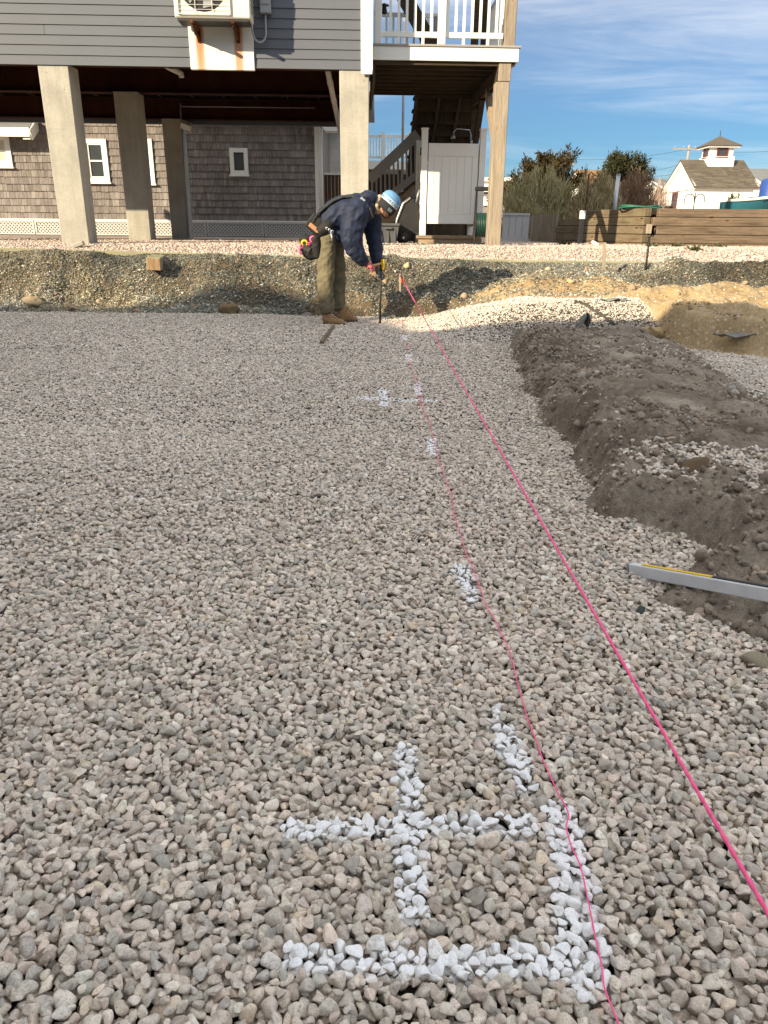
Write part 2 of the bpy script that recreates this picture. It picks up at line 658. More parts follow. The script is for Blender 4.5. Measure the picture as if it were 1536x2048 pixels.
M = {}
M['pit_soil'] = soil('pit_soil', [(.3, (.06, .052, .044)), (.7, (.10, .088, .075))])
M['mound'] = soil('mound_soil', [(.28, (.105, .08, .057)), (.48, (.235, .195, .153)), (.72, (.44, .385, .315))], 2.6, 38, .9)
M['bank'] = soil('bank_soil', [(.25, (.07, .048, .027)), (.5, (.15, .112, .07)), (.75, (.25, .195, .125))], 2.6, 40, 1.0)
M['sand'] = soil('sand_soil', [(.25, (.25, .17, .085)), (.5, (.38, .275, .15)), (.75, (.47, .36, .22))], 1.8, 30, .8, pebb=(34, (.3, .24, .16), (.6, .52, .4)))
M['yard'] = soil('yard_soil', [(.3, (.36, .28, .23)), (.7, (.5, .41, .34))], 5, 60, .9, pebb=(40, (.45, .36, .32), (.68, .6, .53)))
M['far'] = soil('far_soil', [(.3, (.16, .14, .09)), (.7, (.28, .24, .16))], .3, 6, .3)

gx = np.concatenate([np.arange(-9, -.6, .045), np.arange(-.6, 4.0, .018), np.arange(4.0, 9.01, .05)])
gy = np.concatenate([np.arange(-.4, 1.6, .03), np.arange(1.6, 8.0, .018), np.arange(8.0, 11.43, .022), [11.43]])
GX, GY = np.meshgrid(gx, gy)
GZ, GR = terrain(GX, GY)
nx, ny = len(gx), len(gy)
cxm = (GX[:-1, :-1] + GX[1:, 1:]) / 2
cym = (GY[:-1, :-1] + GY[1:, 1:]) / 2
CR = GR[:-1, :-1].copy()
CR[(CR == 1) & (cxm > 1.05) & (cym < 10.55 + .15 * fbm(cxm * 2, cym * 2, 99, 2))] = 3
for _ in range(3):          # earth always reaches a little way under the stones at its foot
    for rr in (2, 3, 1):
        k_ = CR == rr
        d_ = k_.copy()
        d_[1:] |= k_[:-1]; d_[:-1] |= k_[1:]; d_[:, 1:] |= k_[:, :-1]; d_[:, :-1] |= k_[:, 1:]
        CR[d_ & (CR == 0)] = rr
V = np.stack([GX, GY, GZ], -1).reshape(-1, 3)
idx = np.arange(nx * ny).reshape(ny, nx)
Q = np.stack([idx[:-1, :-1], idx[:-1, 1:], idx[1:, 1:], idx[1:, :-1]], -1)


def region_mesh(name, r, mat):
    q = Q[CR == r].reshape(-1, 4)
    u, inv = np.unique(q.ravel(), return_inverse=True)
    return obj_new(name, np_mesh(name, V[u], inv.reshape(-1, 4), mat))


pit = region_mesh('gravel_ground', 0, M['pit_soil'])
bank_o = region_mesh('earth_bank', 1, M['bank'])
mound_o = region_mesh('dirt_mound', 2, M['mound'])
sand_o = region_mesh('sandy_ground', 3, M['sand'])
tag(pit, 'excavated lot floor covered with rounded grey gravel', None, None, 'structure')
tag(bank_o, 'gravelly earth bank below the raised yard', None, None, 'structure')
tag(mound_o, 'flattened strip of dark dug earth beside the gravel', None, None, 'structure')
tag(sand_o, 'yellow sandy ground behind the dirt strip', None, None, 'structure')

yx = np.concatenate([np.linspace(-60, -10, 20), np.arange(-9.5, 10, .25), np.linspace(10.5, 60, 20)])
yy_ = np.concatenate([[11.43], np.arange(11.5, 13, .12), np.arange(13.2, 30, .6), np.linspace(31, 60, 10)])
YX, YY = np.meshgrid(yx, yy_)
YZ = yard_z(YX, YY) + .012 * fbm(YX * .8, YY * .8, 121, 3) * (YY > 11.6)
iv = np.arange(YX.size).reshape(YX.shape)
yard = obj_new('yard_ground', np_mesh('yard_ground', np.stack([YX, YY, YZ], -1).reshape(-1, 3), np.stack([iv[:-1, :-1], iv[:-1, 1:], iv[1:, 1:], iv[1:, :-1]], -1).reshape(-1, 4), M['yard']))
tag(yard, 'raised yard of pale pinkish gravel around the houses', None, None, 'structure')
far = MB()
far.add([(-3000, 60, .80), (3000, 60, .80), (3000, 4000, .80), (-3000, 4000, .80)], [(0, 1, 2, 3)])
far.add([(-3000, -3000, -.03), (3000, -3000, -.03), (3000, -.35, -.03), (-3000, -.35, -.03)], [(0, 1, 2, 3)])
far.add([(-3000, -.35, -.03), (-9, -.35, -.03), (-60, 60, .7), (-3000, 60, .7)], [(0, 1, 2, 3)])
far.add([(9, -.35, -.03), (3000, -.35, -.03), (3000, 60, .7), (60, 60, .7)], [(0, 1, 2, 3)])
fo = far.build('ground', M['far'])
tag(fo, 'surrounding ground out to the horizon', None, None, 'structure')

# ------------------------------------------------------------------ stones
def stone_mesh(i, sub=2, r=None):
    r = np.random.default_rng(100 + i)
    bm = bmesh.new()
    bmesh.ops.create_icosphere(bm, subdivisions=sub, radius=1.0)
    P = np.array([v.co for v in bm.verts])
    n = r.integers(7, 12)
    D = r.normal(size=(n, 3)); D /= np.linalg.norm(D, axis=1)[:, None]
    for d in D:
        h = r.uniform(.42, .80)
        over = P @ d - h
        P = P - np.maximum(over, 0)[:, None] * d * .95
    # pear / wedge skew
    P[:, 0] *= 1 + .22 * r.uniform(-1, 1) * P[:, 1] + .15 * r.uniform(-1, 1) * P[:, 2]
    P[:, 1] *= 1 + .22 * r.uniform(-1, 1) * P[:, 0]
    P *= (1 + .05 * np.sin(P[:, [1]] * r.uniform(3, 6) + r.uniform(0, 6)) + .04 * np.sin(P[:, [2]] * r.uniform(3, 7) + P[:, [0]] * 4))
    P /= np.abs(P).max(0)
    for v, p in zip(bm.verts, P):
        v.co = p
    bmesh.ops.smooth_vert(bm, verts=bm.verts, factor=.35, use_axis_x=True, use_axis_y=True, use_axis_z=True)
    me = bpy.data.meshes.new('stone_shape')
    for f in bm.faces:
        f.smooth = True
    bm.to_mesh(me)
    bm.free()
    return me


NV = 18
STONE = [stone_mesh(i, 3) for i in range(NV)]
STONE_LO = [stone_mesh(i + 40, 2) for i in range(10)]


def shape_objs(meshes):
    out = []
    for me in meshes:
        out.append(bpy.data.objects.new('stone_shape', me))
    return out


SH_HI = shape_objs(STONE)
SH_LO = shape_objs(STONE_LO)


def scatter_group(shapes, mat):
    g = bpy.data.node_groups.new('scatter', 'GeometryNodeTree')
    g.interface.new_socket('Geometry', in_out='INPUT', socket_type='NodeSocketGeometry')
    g.interface.new_socket('Geometry', in_out='OUTPUT', socket_type='NodeSocketGeometry')
    gi = N(g, 'NodeGroupInput'); go = N(g, 'NodeGroupOutput')
    jn = N(g, 'GeometryNodeJoinGeometry')
    for s in shapes:
        oi = N(g, 'GeometryNodeObjectInfo')
        oi.inputs['Object'].default_value = s
        gt = N(g, 'GeometryNodeGeometryToInstance')
        L(g, oi.outputs['Geometry'], gt.inputs[0])
        L(g, gt.outputs[0], jn.inputs[0])
    sm = N(g, 'GeometryNodeSetMaterial')
    sm.inputs['Material'].default_value = mat
    L(g, jn.outputs[0], sm.inputs['Geometry'])
    ip = N(g, 'GeometryNodeInstanceOnPoints')
    ip.inputs['Pick Instance'].default_value = True
    L(g, gi.outputs[0], ip.inputs['Points'])
    L(g, sm.outputs[0], ip.inputs['Instance'])
    for nm, ty, so in (('idx', 'INT', 'Instance Index'), ('rot', 'FLOAT_VECTOR', 'Rotation'), ('scl', 'FLOAT_VECTOR', 'Scale')):
        a = N(g, 'GeometryNodeInputNamedAttribute', data_type=ty)
        a.inputs['Name'].default_value = nm
        L(g, a.outputs['Attribute'], ip.inputs[so])
    L(g, ip.outputs[0], go.inputs[0])
    return g


def scatter(name, shapes, mat, P, ROT, SCL, IDX, TINT, PAINT=None, PCOL=None):
    me = bpy.data.meshes.new(name)
    n = len(P)
    me.vertices.add(n)
    me.vertices.foreach_set('co', np.asarray(P, np.float32).ravel())

    def at_(nm, ty, arr, key):
        a = me.attributes.new(nm, ty, 'POINT')
        a.data.foreach_set(key, np.asarray(arr).ravel())
    at_('rot', 'FLOAT_VECTOR', np.asarray(ROT, np.float32), 'vector')
    at_('scl', 'FLOAT_VECTOR', np.asarray(SCL, np.float32), 'vector')
    at_('idx', 'INT', np.asarray(IDX, np.int32), 'value')
    at_('tint', 'FLOAT_VECTOR', np.asarray(TINT, np.float32), 'vector')
    if PAINT is not None:
        at_('paint', 'FLOAT', np.asarray(PAINT, np.float32), 'value')
        at_('paint_colour', 'FLOAT_VECTOR', np.asarray(PCOL, np.float32), 'vector')
    me.materials.append(mat)
    o = obj_new(name, me)
    md = o.modifiers.new('scatter', 'NODES')
    md.node_group = scatter_group(shapes, mat)
    return o


# --- sprayed marks (photo strokes, laid on the ground as real strokes of paint)
STROKES = []


def stroke(a, b, hw, amt=1.0, col=(.86, .88, .905)):
    pa, pb = atz(*a, .03), atz(*b, .03)
    STROKES.append((pa.x, pa.y, pb.x, pb.y, hw, amt, col))


stroke((812, 1510), (826, 1830), .026)
stroke((580, 1665), (1045, 1655), .026)
stroke((1118, 1625), (1160, 1800), .032)
stroke((1150, 1780), (1165, 1950), .042)
stroke((575, 1925), (1180, 1935), .028)
stroke((990, 1412), (1002, 1450), .010, .8)
stroke((1000, 1455), (1052, 1575), .026)
stroke((922, 1138), (948, 1202), .03)
stroke((862, 875), (868, 906), .026)
stroke((765, 775), (768, 808), .03)
stroke((712, 791), (770, 795), .032, .9)
stroke((770, 795), (864, 797), .036, 1.0)
stroke((836, 762), (837, 784), .025)
stroke((816, 704), (818, 718), .03)
stroke((809, 668), (810, 676), .03)
stroke((802, 642), (790, 642), .05, .8, (.75, .10, .12))
stroke((838, 788), (842, 806), .012, .7, (.75, .12, .16))
stroke((813, 684), (815, 690), .016, .7, (.75, .12, .16))


def paint_at(X, Y):
    p = np.zeros(len(X)); c = np.tile(np.array([.80, .835, .875]), (len(X), 1))
    for (x0, y0, x1, y1, hw, amt, col) in STROKES:
        dx_, dy_ = x1 - x0, y1 - y0
        l2 = dx_ * dx_ + dy_ * dy_ + 1e-9
        t = np.clip(((X - x0) * dx_ + (Y - y0) * dy_) / l2, 0, 1)
        d = np.hypot(X - x0 - t * dx_, Y - y0 - t * dy_)
        d = d + .010 * (vn(X * 60, Y * 60, 7) - .5)
        v = amt * (1 - ss((d - hw * .62) / (hw * .95)))
        k = v > p
        p = np.where(k, v, p)
        c[k] = col
    return p, c


def stone_tints(n, r, kind):
    if kind == 'grey':
        base = np.array([[.58, .515, .445], [.55, .50, .44], [.62, .54, .465], [.50, .46, .405], [.64, .585, .51], [.60, .505, .43], [.42, .395, .355], [.60, .51, .40], [.70, .655, .585]])
        w = np.array([.22, .2, .17, .12, .1, .08, .05, .03, .03])
    elif kind == 'shell':
        base = np.array([[.13, .14, .12], [.19, .195, .165], [.27, .26, .215], [.085, .095, .09], [.60, .57, .49], [.36, .32, .25], [.21, .165, .11]])
        w = np.array([.24, .22, .16, .14, .07, .09, .08])
    else:
        base = np.array([[.62, .50, .43], [.70, .60, .52], [.54, .42, .36], [.74, .67, .58], [.45, .36, .31], [.60, .46, .41]])
        w = np.array([.25, .2, .18, .15, .1, .12])
    w = w / w.sum()
    c = base[r.choice(len(base), n, p=w)] * ({'grey': 1.02, 'shell': .68}.get(kind, .80))
    return c * r.normal(1, .135, (n, 1)).clip(.55, 1.35) * r.normal(1, .009, (n, 3))


# --- the gravel is dropped stone by stone onto a height map, so that stones rest on stones
RES = .006
HX0, HY0, HX1, HY1 = -6.6, .25, 6.4, 10.6
hx = np.arange(HX0, HX1, RES); hy = np.arange(HY0, HY1, RES)
HN = (len(hy), len(hx))
_hx, _hy = np.meshgrid(np.arange(HX0, HX1 + .05, .03), np.arange(HY0, HY1 + .05, .03))
_hz, _hr = terrain(_hx, _hy)
HM = np.repeat(np.repeat(_hz, 5, 0), 5, 1)[:HN[0], :HN[1]].astype(np.float32).copy()
RM = np.repeat(np.repeat(_hr, 5, 0), 5, 1)[:HN[0], :HN[1]]


def gravel_positions():
    r = np.random.default_rng(3)
    out = []
    # bands of distance: (y0, y1, stones per square metre)
    for (y0, y1, dens) in ((.3, 1.3, 11500), (1.3, 2.4, 10500), (2.4, 4.2, 8000), (4.2, 7.0, 4200), (7.0, 10.5, 2600)):
        n = int((y1 - y0) * 13 * dens)
        x = r.uniform(HX0 + .1, HX1 - .1, n); y = r.uniform(y0, y1, n)
        keep = (np.abs(x - .0) < .54 * y + .95)
        x, y = x[keep], y[keep]
        out.append(np.stack([x, y], -1))
    P = np.concatenate(out)
    _, rg = terrain(P[:, 0], P[:, 1])
    m = mound(P[:, 0], P[:, 1])
    # loose stones lie over the foot of the earth banks, and a patch on the mound
    pr = np.where(rg == 0, 1.0, 0.0)
    near_ = (rg == 2) & (m < .07)
    pr = np.where(near_, np.where(P[:, 1] < 2.3, .035, .22), pr)
    patch = np.minimum(np.hypot((P[:, 0] - 1.32) / .42, (P[:, 1] - 3.05) / .22), np.hypot((P[:, 0] - 1.62) / .3, (P[:, 1] - 2.75) / .2))
    pr = np.where((rg == 2) & (patch < 1.0 + .35 * fbm(P[:, 0] * 9, P[:, 1] * 9, 5, 2)), .42, pr)
    streak = fbm(P[:, 0] * 1.3, P[:, 1] * 2.2, 77, 3)
    pr = np.where((rg == 2) & (streak > .34), np.maximum(pr, .05), pr)
    pr = np.where((rg == 2) & (P[:, 1] > 5) & (streak > .2), np.maximum(pr, .07), pr)
    pr = np.where(rg == 1, .02, pr)
    P = P[r.random(len(P)) < pr]
    # farthest first does not matter: shuffle
    return P[r.permutation(len(P))]


def drop_all(P):
    r = np.random.default_rng(11)
    n = len(P)
    a = np.exp(r.normal(0, .25, n)).clip(.55, 1.6) * np.interp(P[:, 1], [.8, 1.4, 2.6, 4.5, 10], [.0119, .0112, .0103, .0103, .0110])
    big = r.random(n) < .012
    a[big] *= r.uniform(1.1, 1.35, big.sum())
    b = a * r.uniform(.62, .92, n)
    c = a * r.uniform(.42, .75, n)
    yaw = r.uniform(0, 2 * math.pi, n)
    ca, sa = np.cos(yaw), np.sin(yaw)
    Z = np.zeros(n)
    K = int(.05 / RES) + 1
    off = np.arange(-K, K + 1) * RES
    OX, OY = np.meshgrid(off, off)
    jit = r.normal(0, .013, (n, 3, 2))
    PX, PY = P[:, 0].copy(), P[:, 1].copy()
    H_ = HM
    LIM = (HM + np.interp(hy, [1.2, 2.4, 4.5], [.040, .038, .017])[:, None]).astype(np.float32)
    for i in range(n):
        k = int(a[i] / RES) + 1
        sl = slice(K - k, K + k + 1)
        ox = OX[sl, sl]; oy = OY[sl, sl]
        u = (ox * ca[i] + oy * sa[i]) / a[i]
        v = (oy * ca[i] - ox * sa[i]) / b[i]
        q = 1 - u * u - v * v
        msk = q > 0.05
        q = np.sqrt(np.maximum(q, 0)) * c[i]
        best = None
        for t in range(3):
            x = PX[i] + (jit[i, t, 0] if t else 0); y = PY[i] + (jit[i, t, 1] if t else 0)
            ix = int((x - HX0) / RES); iy = int((y - HY0) / RES)
            if ix < k + 1 or iy < k + 1 or ix > HN[1] - k - 2 or iy > HN[0] - k - 2:
                continue
            h = H_[iy - k:iy + k + 1, ix - k:ix + k + 1]
            z = (h + q)[msk]
            zc_ = z.max() * .46 + z.mean() * .54 - .001
            if best is None or zc_ < best[0]:
                best = (zc_, x, y, ix, iy)
        if best is None or best[0] > LIM[best[4], best[3]]:
            Z[i] = -9
            continue
        zc_, x, y, ix, iy = best
        Z[i] = zc_
        PX[i] = x; PY[i] = y
        h = H_[iy - k:iy + k + 1, ix - k:ix + k + 1]
        np.maximum(h, np.where(msk, zc_ + q * .9, -9), out=h)
    return PX, PY, Z, a, b, c, yaw


GP = gravel_positions()
px_, py_, pz_, ga, gb, gc, gyaw = drop_all(GP)
ok = pz_ > -5
r_ = np.random.default_rng(19)
ng = len(px_)
grot = np.stack([r_.normal(0, .32, ng), r_.normal(0, .32, ng), gyaw], -1)
gscl = np.stack([ga, gb, gc], -1) * 1.06
gtint = stone_tints(ng, r_, 'grey')
# slow drift of tone over the spread load of stone, dust on some areas
drift = 1 + .10 * fbm(px_ * .5, py_ * .5, 131, 3)
gtint = gtint * drift[:, None]
gpaint, gpc = paint_at(px_, py_)
gidx = r_.integers(0, NV, ng)
M['stone'] = mat_stone('gravel_stone')
# the stones that show largest: each an object of its own
top_layer = pz_ > np.array([HM[min(HN[0] - 1, max(0, int((y - HY0) / RES))), min(HN[1] - 1, max(0, int((x - HX0) / RES)))] for x, y in zip(px_[:], py_[:])]) - gc * 1.35 if ng < 400000 else np.ones(ng, bool)
rel = np.stack([px_, py_, pz_ - CAMH], -1)
kf = rel @ np.array(_f)
u_ = 768 + FPX * (rel @ np.array(_rt)) / kf
v_ = 1024 - FPX * (rel @ np.array(_up)) / kf
inview = (u_ > -10) & (u_ < 1546) & (v_ > 400) & (v_ < 2060) & ok & top_layer
size = np.where(inview, ga * gb / kf ** 2, 0)
order = np.argsort(-size)[:300]
single = np.zeros(ng, bool); single[order] = True
for i in order:
    o = bpy.data.objects.new('stone', STONE[gidx[i]])
    COL.objects.link(o)
    o.location = (px_[i], py_[i], pz_[i])
    o.rotation_euler = grot[i]
    o.scale = gscl[i]
    o['tint'] = [float(x) for x in gtint[i]]
    o['paint'] = float(gpaint[i])
    o['paint_colour'] = [float(x) for x in gpc[i]]
    o.parent = pit
for me in STONE:
    me.materials.append(M['stone'])
rest = ok & ~single
gravel = scatter('gravel', SH_HI, M['stone'], np.stack([px_, py_, pz_], -1)[rest], grot[rest], gscl[rest], gidx[rest], gtint[rest], gpaint[rest], gpc[rest])
gravel['kind'] = 'stuff'
par(gravel, pit)
print('gravel stones', ng)

# --- shelly grey gravel on the bank
def bank_tone(x, y):
    return np.clip(1.0 + 1.1 * fbm(x * .8, y * 1.6, 161, 3), .45, 1.9)


def bank_warm(x, y):
    return np.clip(.4 + 2.2 * fbm(x * 1.1 + 5, y * 1.7, 171, 3), 0, 1.6)


r_ = np.random.default_rng(23)
nb = 260000
bx = r_.uniform(-6.4, 6.6, nb); by = r_.uniform(9.9, 11.4, nb)
zz, rg = terrain(bx, by)
dens = .95 + .7 * fbm(bx * .9, by * 1.3, 141, 3)
dens = np.where((bx > -1.2) & (bx < 1.3) & (by < 10.9), dens - .25 + .5 * (by - 10.4), dens)
dens = np.where((bx > 1.1), np.where(by > 10.5, .85, 0.0), dens)
k = (rg == 1) & (r_.random(nb) < np.clip(dens, .12, 1)) & (np.abs(bx) < .53 * by + .5)
bx, by, zz = bx[k], by[k], zz[k]
n = len(bx)
s = np.exp(r_.normal(math.log(.0125), .3, n)).clip(.006, .028)
scl = np.stack([s, s * r_.uniform(.55, .9, n), s * r_.uniform(.35, .7, n)], -1)
M['stone_b'] = mat_stone('bank_stone', .7)
bg_o = scatter('bank_gravel', SH_LO, M['stone_b'], np.stack([bx, by, zz + s * .2], -1), np.stack([r_.normal(.3, .4, n), r_.normal(0, .4, n), r_.uniform(0, 6.3, n)], -1), scl, r_.integers(0, 10, n), stone_tints(n, r_, 'shell') * bank_tone(bx, by)[:, None] * (1 + .14 * bank_warm(bx, by)[:, None] * np.array([[1, .55, -.1]])))
bg_o['kind'] = 'stuff'
par(bg_o, bank_o)

# --- pale yard gravel
nb = 62000
bx = r_.uniform(-7.5, 8.6, nb); by = 11.46 + 4.6 * r_.random(nb) ** 1.35
zz = yard_z(bx, by)
n = nb
s = np.exp(r_.normal(math.log(.0185), .25, n)).clip(.009, .036)
scl = np.stack([s, s * r_.uniform(.6, .9, n), s * r_.uniform(.4, .7, n)], -1)
M['stone_y'] = mat_stone('yard_stone', .6)
yg_o = scatter('yard_gravel', SH_LO, M['stone_y'], np.stack([bx, by, zz + s * .25], -1), np.stack([r_.normal(0, .35, n), r_.normal(0, .35, n), r_.uniform(0, 6.3, n)], -1), scl, r_.integers(0, 10, n), stone_tints(n, r_, 'pink'))
yg_o['kind'] = 'stuff'
par(yg_o, yard)

# --- crumbs and clods of earth on the mound and along the foot of the banks
nb = 60000
bx = np.concatenate([r_.uniform(.6, 3.4, nb), r_.uniform(-6, 6.4, nb // 3)]); by = np.concatenate([r_.uniform(1.2, 8.4, nb), r_.uniform(6.6, 11.2, nb // 3)])
zz, rg = terrain(bx, by)
cl = fbm(bx * 2.6, by * 2.6, 151, 3)
k = ((rg == 2) & (r_.random(len(bx)) < np.clip(.12 + 1.3 * cl + .35 * (1 - ss((bx - np.interp(by, _ys, _xs)) / .5)), .03, .9))) | ((rg == 1) & (r_.random(len(bx)) < np.clip(.10 + .9 * cl, .0, .5)))
k &= np.abs(bx) < .55 * by + .5
bx, by, zz, rg = bx[k], by[k], zz[k], rg[k]
n = len(bx)
s = np.exp(r_.normal(math.log(.0105), .45, n)).clip(.004, .042) * np.where((rg == 1) & (r_.random(n) < .05), 2.6, 1.0)
scl = np.stack([s, s * r_.uniform(.7, 1, n), s * r_.uniform(.55, .9, n)], -1)
ct = np.array([.27, .22, .175]) * np.exp(r_.normal(0, .22, (n, 1))) * np.where((rg == 1)[:, None], np.array([[1.15, 1.05, .85]]), 1.0)
ct = np.where((r_.random(n) < .05)[:, None], np.array([[.42, .38, .33]]), ct)
M['clod'] = mat_stone('earth_clod', .9, .95, .8)
for kk, parent_, nm in ((2, mound_o, 'mound_clods'), (1, bank_o, 'bank_clods')):
    q = rg == kk
    co = scatter(nm, SH_LO, M['clod'], np.stack([bx, by, zz + s * .25], -1)[q], r_.uniform(0, 6.3, (n, 3))[q], scl[q], r_.integers(0, 10, n)[q], ct[q])
    co['kind'] = 'stuff'
    par(co, parent_)
# ------------------------------------------------------------------ unseen house added behind the viewpoint to shade the gravel
def shade_house():
    """unseen long house with a lower wing, shaped for its shade; its ridge heights and place follow from where its shadow ends"""
    YR = -4.3
    def plan(sx, sy):
        k = (sy - YR) / math.cos(SUN_A)
        return Vector((sx - math.sin(SUN_A) * k, YR, k * math.tan(SUN_E)))
    R = [plan(-9.0, 10.8), plan(-2.9, 10.75), plan(-1.7, 11.45), plan(-.95, 11.4), plan(-.2, 10.15), plan(.85, 7.5), plan(2.75, 7.5), plan(3.4, 6.0), plan(9.5, 6.0)]
    A, B = R[0], R[-1]
    u = (B - A); u.z = 0; u.normalize(); n = Vector((-u.y, u.x, 0))
    t = thing('unseen_shade_house', (A.x, A.y, 0), 'unseen house behind the viewpoint, added and shaped to shade the gravel', 'house')
    hw, ez = 4.0, 5.2
    UP = Vector((0, 0, 1))
    ln = Vector((B.x - A.x, B.y - A.y, 0)).length
    def P(a, b, z): return Vector((A.x, A.y, 0)) + u * a + n * b + UP * z
    rid = [((p - A).dot(u), p.z) for p in R]
    m = MB()
    vs, fs = [], []
    for (a, z) in rid:
        vs += [P(a, -hw, -.05), P(a, -hw, ez), P(a, 0, z - .12), P(a, hw, ez), P(a, hw, -.05)]
    NR = len(R)
    for i in range(NR - 1):
        for k in (0, 1, 2, 3):
            fs.append((i * 5 + k, (i + 1) * 5 + k, (i + 1) * 5 + k + 1, i * 5 + k + 1))
    q = (NR - 1) * 5
    fs += [(0, 1, 2, 3, 4), (q + 4, q + 3, q + 2, q + 1, q)]
    m.add(vs, fs)
    m.build('wall', M['h_shingle'], t)
    for s in (1, -1):
        m = MB()
        vs, fs = [], []
        for (a, z) in rid:
            sl = (z - ez) / hw
            vs += [P(a, 0, z), P(a, s * (hw + .4), ez - .4 * sl + .1), P(a, s * (hw + .4), ez - .4 * sl - .08), P(a, 0, z - .18)]
        for i in range(NR - 1):
            for k in range(4):
                fs.append((i * 4 + k, (i + 1) * 4 + k, (i + 1) * 4 + (k + 1) % 4, i * 4 + (k + 1) % 4))
        q = (NR - 1) * 4
        fs += [(0, 1, 2, 3), (q, q + 1, q + 2, q + 3)]
        m.add(vs, fs)
        m.build('roof', M['roof'], t)
    for s in (1, -1):
        for zf in (1.2, 3.6):
            for i in range(5):
                m = MB()
                c = P(1.6 + i * (ln - 3.2) / 4, s * (hw + .03), zf + .6)
                m.beam(c - u * .5, c + u * .5, .06, 1.4)
                wdw = m.build('window', M['white'], t)
                m = MB()
                c2 = c + n * s * .035
                m.beam(c2 - u * .42, c2 + u * .42, .01, 1.22)
                m.build('pane', M['glass'], wdw)
    return t
# ------------------------------------------------------------------ more materials
M['white'] = simple('white_paint', (.80, .79, .74), .55, 0, .04, 3)
M['white_vinyl'] = simple('white_vinyl', (.82, .815, .77), .45, 0, .03, 2)
M['glass'] = simple('window_glass', (.05, .06, .065), .08, 0, .2, 2, spec=.8)
M['siding'] = simple('grey_siding', (.108, .118, .140), .6, 0, .05, 1.2, .08, 120)
M['metal'] = simple('galvanised_metal', (.45, .46, .47), .4, .8, .1, 8)
M['black'] = simple('black_rubber', (.018, .018, .02), .6, 0, .2, 8)
M['dark_metal'] = simple('dark_iron', (.05, .048, .045), .55, .5, .2, 12)
M['rail_white'] = simple('white_rail', (.80, .80, .76), .45, 0, .03, 3)
M['h_shingle'] = simple('plain_shingle', (.28, .25, .22), .9, 0, .2, 3)
M['pvc'] = simple('pvc_pipe', (.55, .53, .48), .45, 0, .08, 6)
M['conduit'] = simple('grey_conduit', (.30, .31, .33), .5, 0, .05, 5)


def mat_shingle(name, cols, rough=.92, streak=1.0):
    m, nt, b = mat_new(name)
    g = N(nt, 'ShaderNodeNewGeometry')
    c = ramp(nt, g.outputs['Random Per Island'], [(i / (len(cols) - 1), c) for i, c in enumerate(cols)])
    v = coords(nt, 'Object', (9, 9, 1.1))
    n = noise(nt, 3.0, 5, .65, v)
    c = mixc(nt, .75 * streak, c, ramp(nt, n, [(.3, .55), (.5, 1.0), (.72, 1.3)]), 'MULTIPLY')
    v2 = coords(nt, 'Object', (1, 1, 1))
    c = mixc(nt, .5, c, ramp(nt, noise(nt, .7, 3, .5, v2), [(.3, .72), (.7, 1.2)]), 'MULTIPLY')
    L(nt, c, b.inputs['Base Color'])
    b.inputs['Roughness'].default_value = rough
    b.inputs['Specular IOR Level'].default_value = .2
    bump(nt, b, n, .3, .004)
    return m


M['shingle_grey'] = mat_shingle('weathered_cedar_shingle', [(.245, .218, .20), (.195, .172, .16), (.285, .258, .24), (.165, .147, .138)])
M['shingle_white'] = mat_shingle('white_shingle', [(.74, .73, .68), (.78, .77, .72), (.71, .70, .65)], .7, .15)
M['roof'] = mat_shingle('asphalt_shingle', [(.125, .105, .08), (.165, .14, .105), (.10, .085, .068), (.145, .125, .10)], .95, .4)
M['roof_brown'] = mat_shingle('cedar_roof', [(.30, .17, .08), (.25, .14, .065), (.34, .20, .10)], .95, .6)
M['roof_grey'] = mat_shingle('grey_roof', [(.20, .20, .20), (.16, .165, .17), (.25, .25, .24)], .95, .4)


def mat_concrete():
    m, nt, b = mat_new('concrete')
    v = coords(nt)
    n1 = noise(nt, 2.2, 6, .65, v, .3)
    n2 = noise(nt, 34, 5, .7, v)
    c = ramp(nt, n1, [(.25, (.30, .285, .245)), (.5, (.40, .38, .325)), (.75, (.48, .455, .39))])
    c = mixc(nt, .6, c, ramp(nt, n2, [(.3, .8), (.5, 1.0), (.7, 1.12)]), 'MULTIPLY')
    vo = N(nt, 'ShaderNodeTexVoronoi'); vo.inputs['Scale'].default_value = 9
    L(nt, v, vo.inputs['Vector'])
    sepc = N(nt, 'ShaderNodeSeparateColor'); L(nt, vo.outputs['Color'], sepc.inputs[0])
    hole = mth(nt, 'MULTIPLY', ramp(nt, vo.outputs['Distance'], [(.06, 1.0), (.12, 0.0)]), ramp(nt, sepc.outputs[0], [(.7, 0.0), (.75, 1.0)]))
    c = mixc(nt, mth(nt, 'MULTIPLY', hole, .7), c, (.16, .14, .11))
    st = coords(nt, 'Object', (5, 5, .35))
    c = mixc(nt, .5, c, ramp(nt, noise(nt, 2.5, 5, .6, st), [(.35, .72), (.6, 1.0)]), 'MULTIPLY')
    L(nt, c, b.inputs['Base Color'])
    b.inputs['Roughness'].default_value = .9
    bump(nt, b, mth(nt, 'SUBTRACT', n2, hole), .25, .006)
    return m


M['concrete'] = mat_concrete()


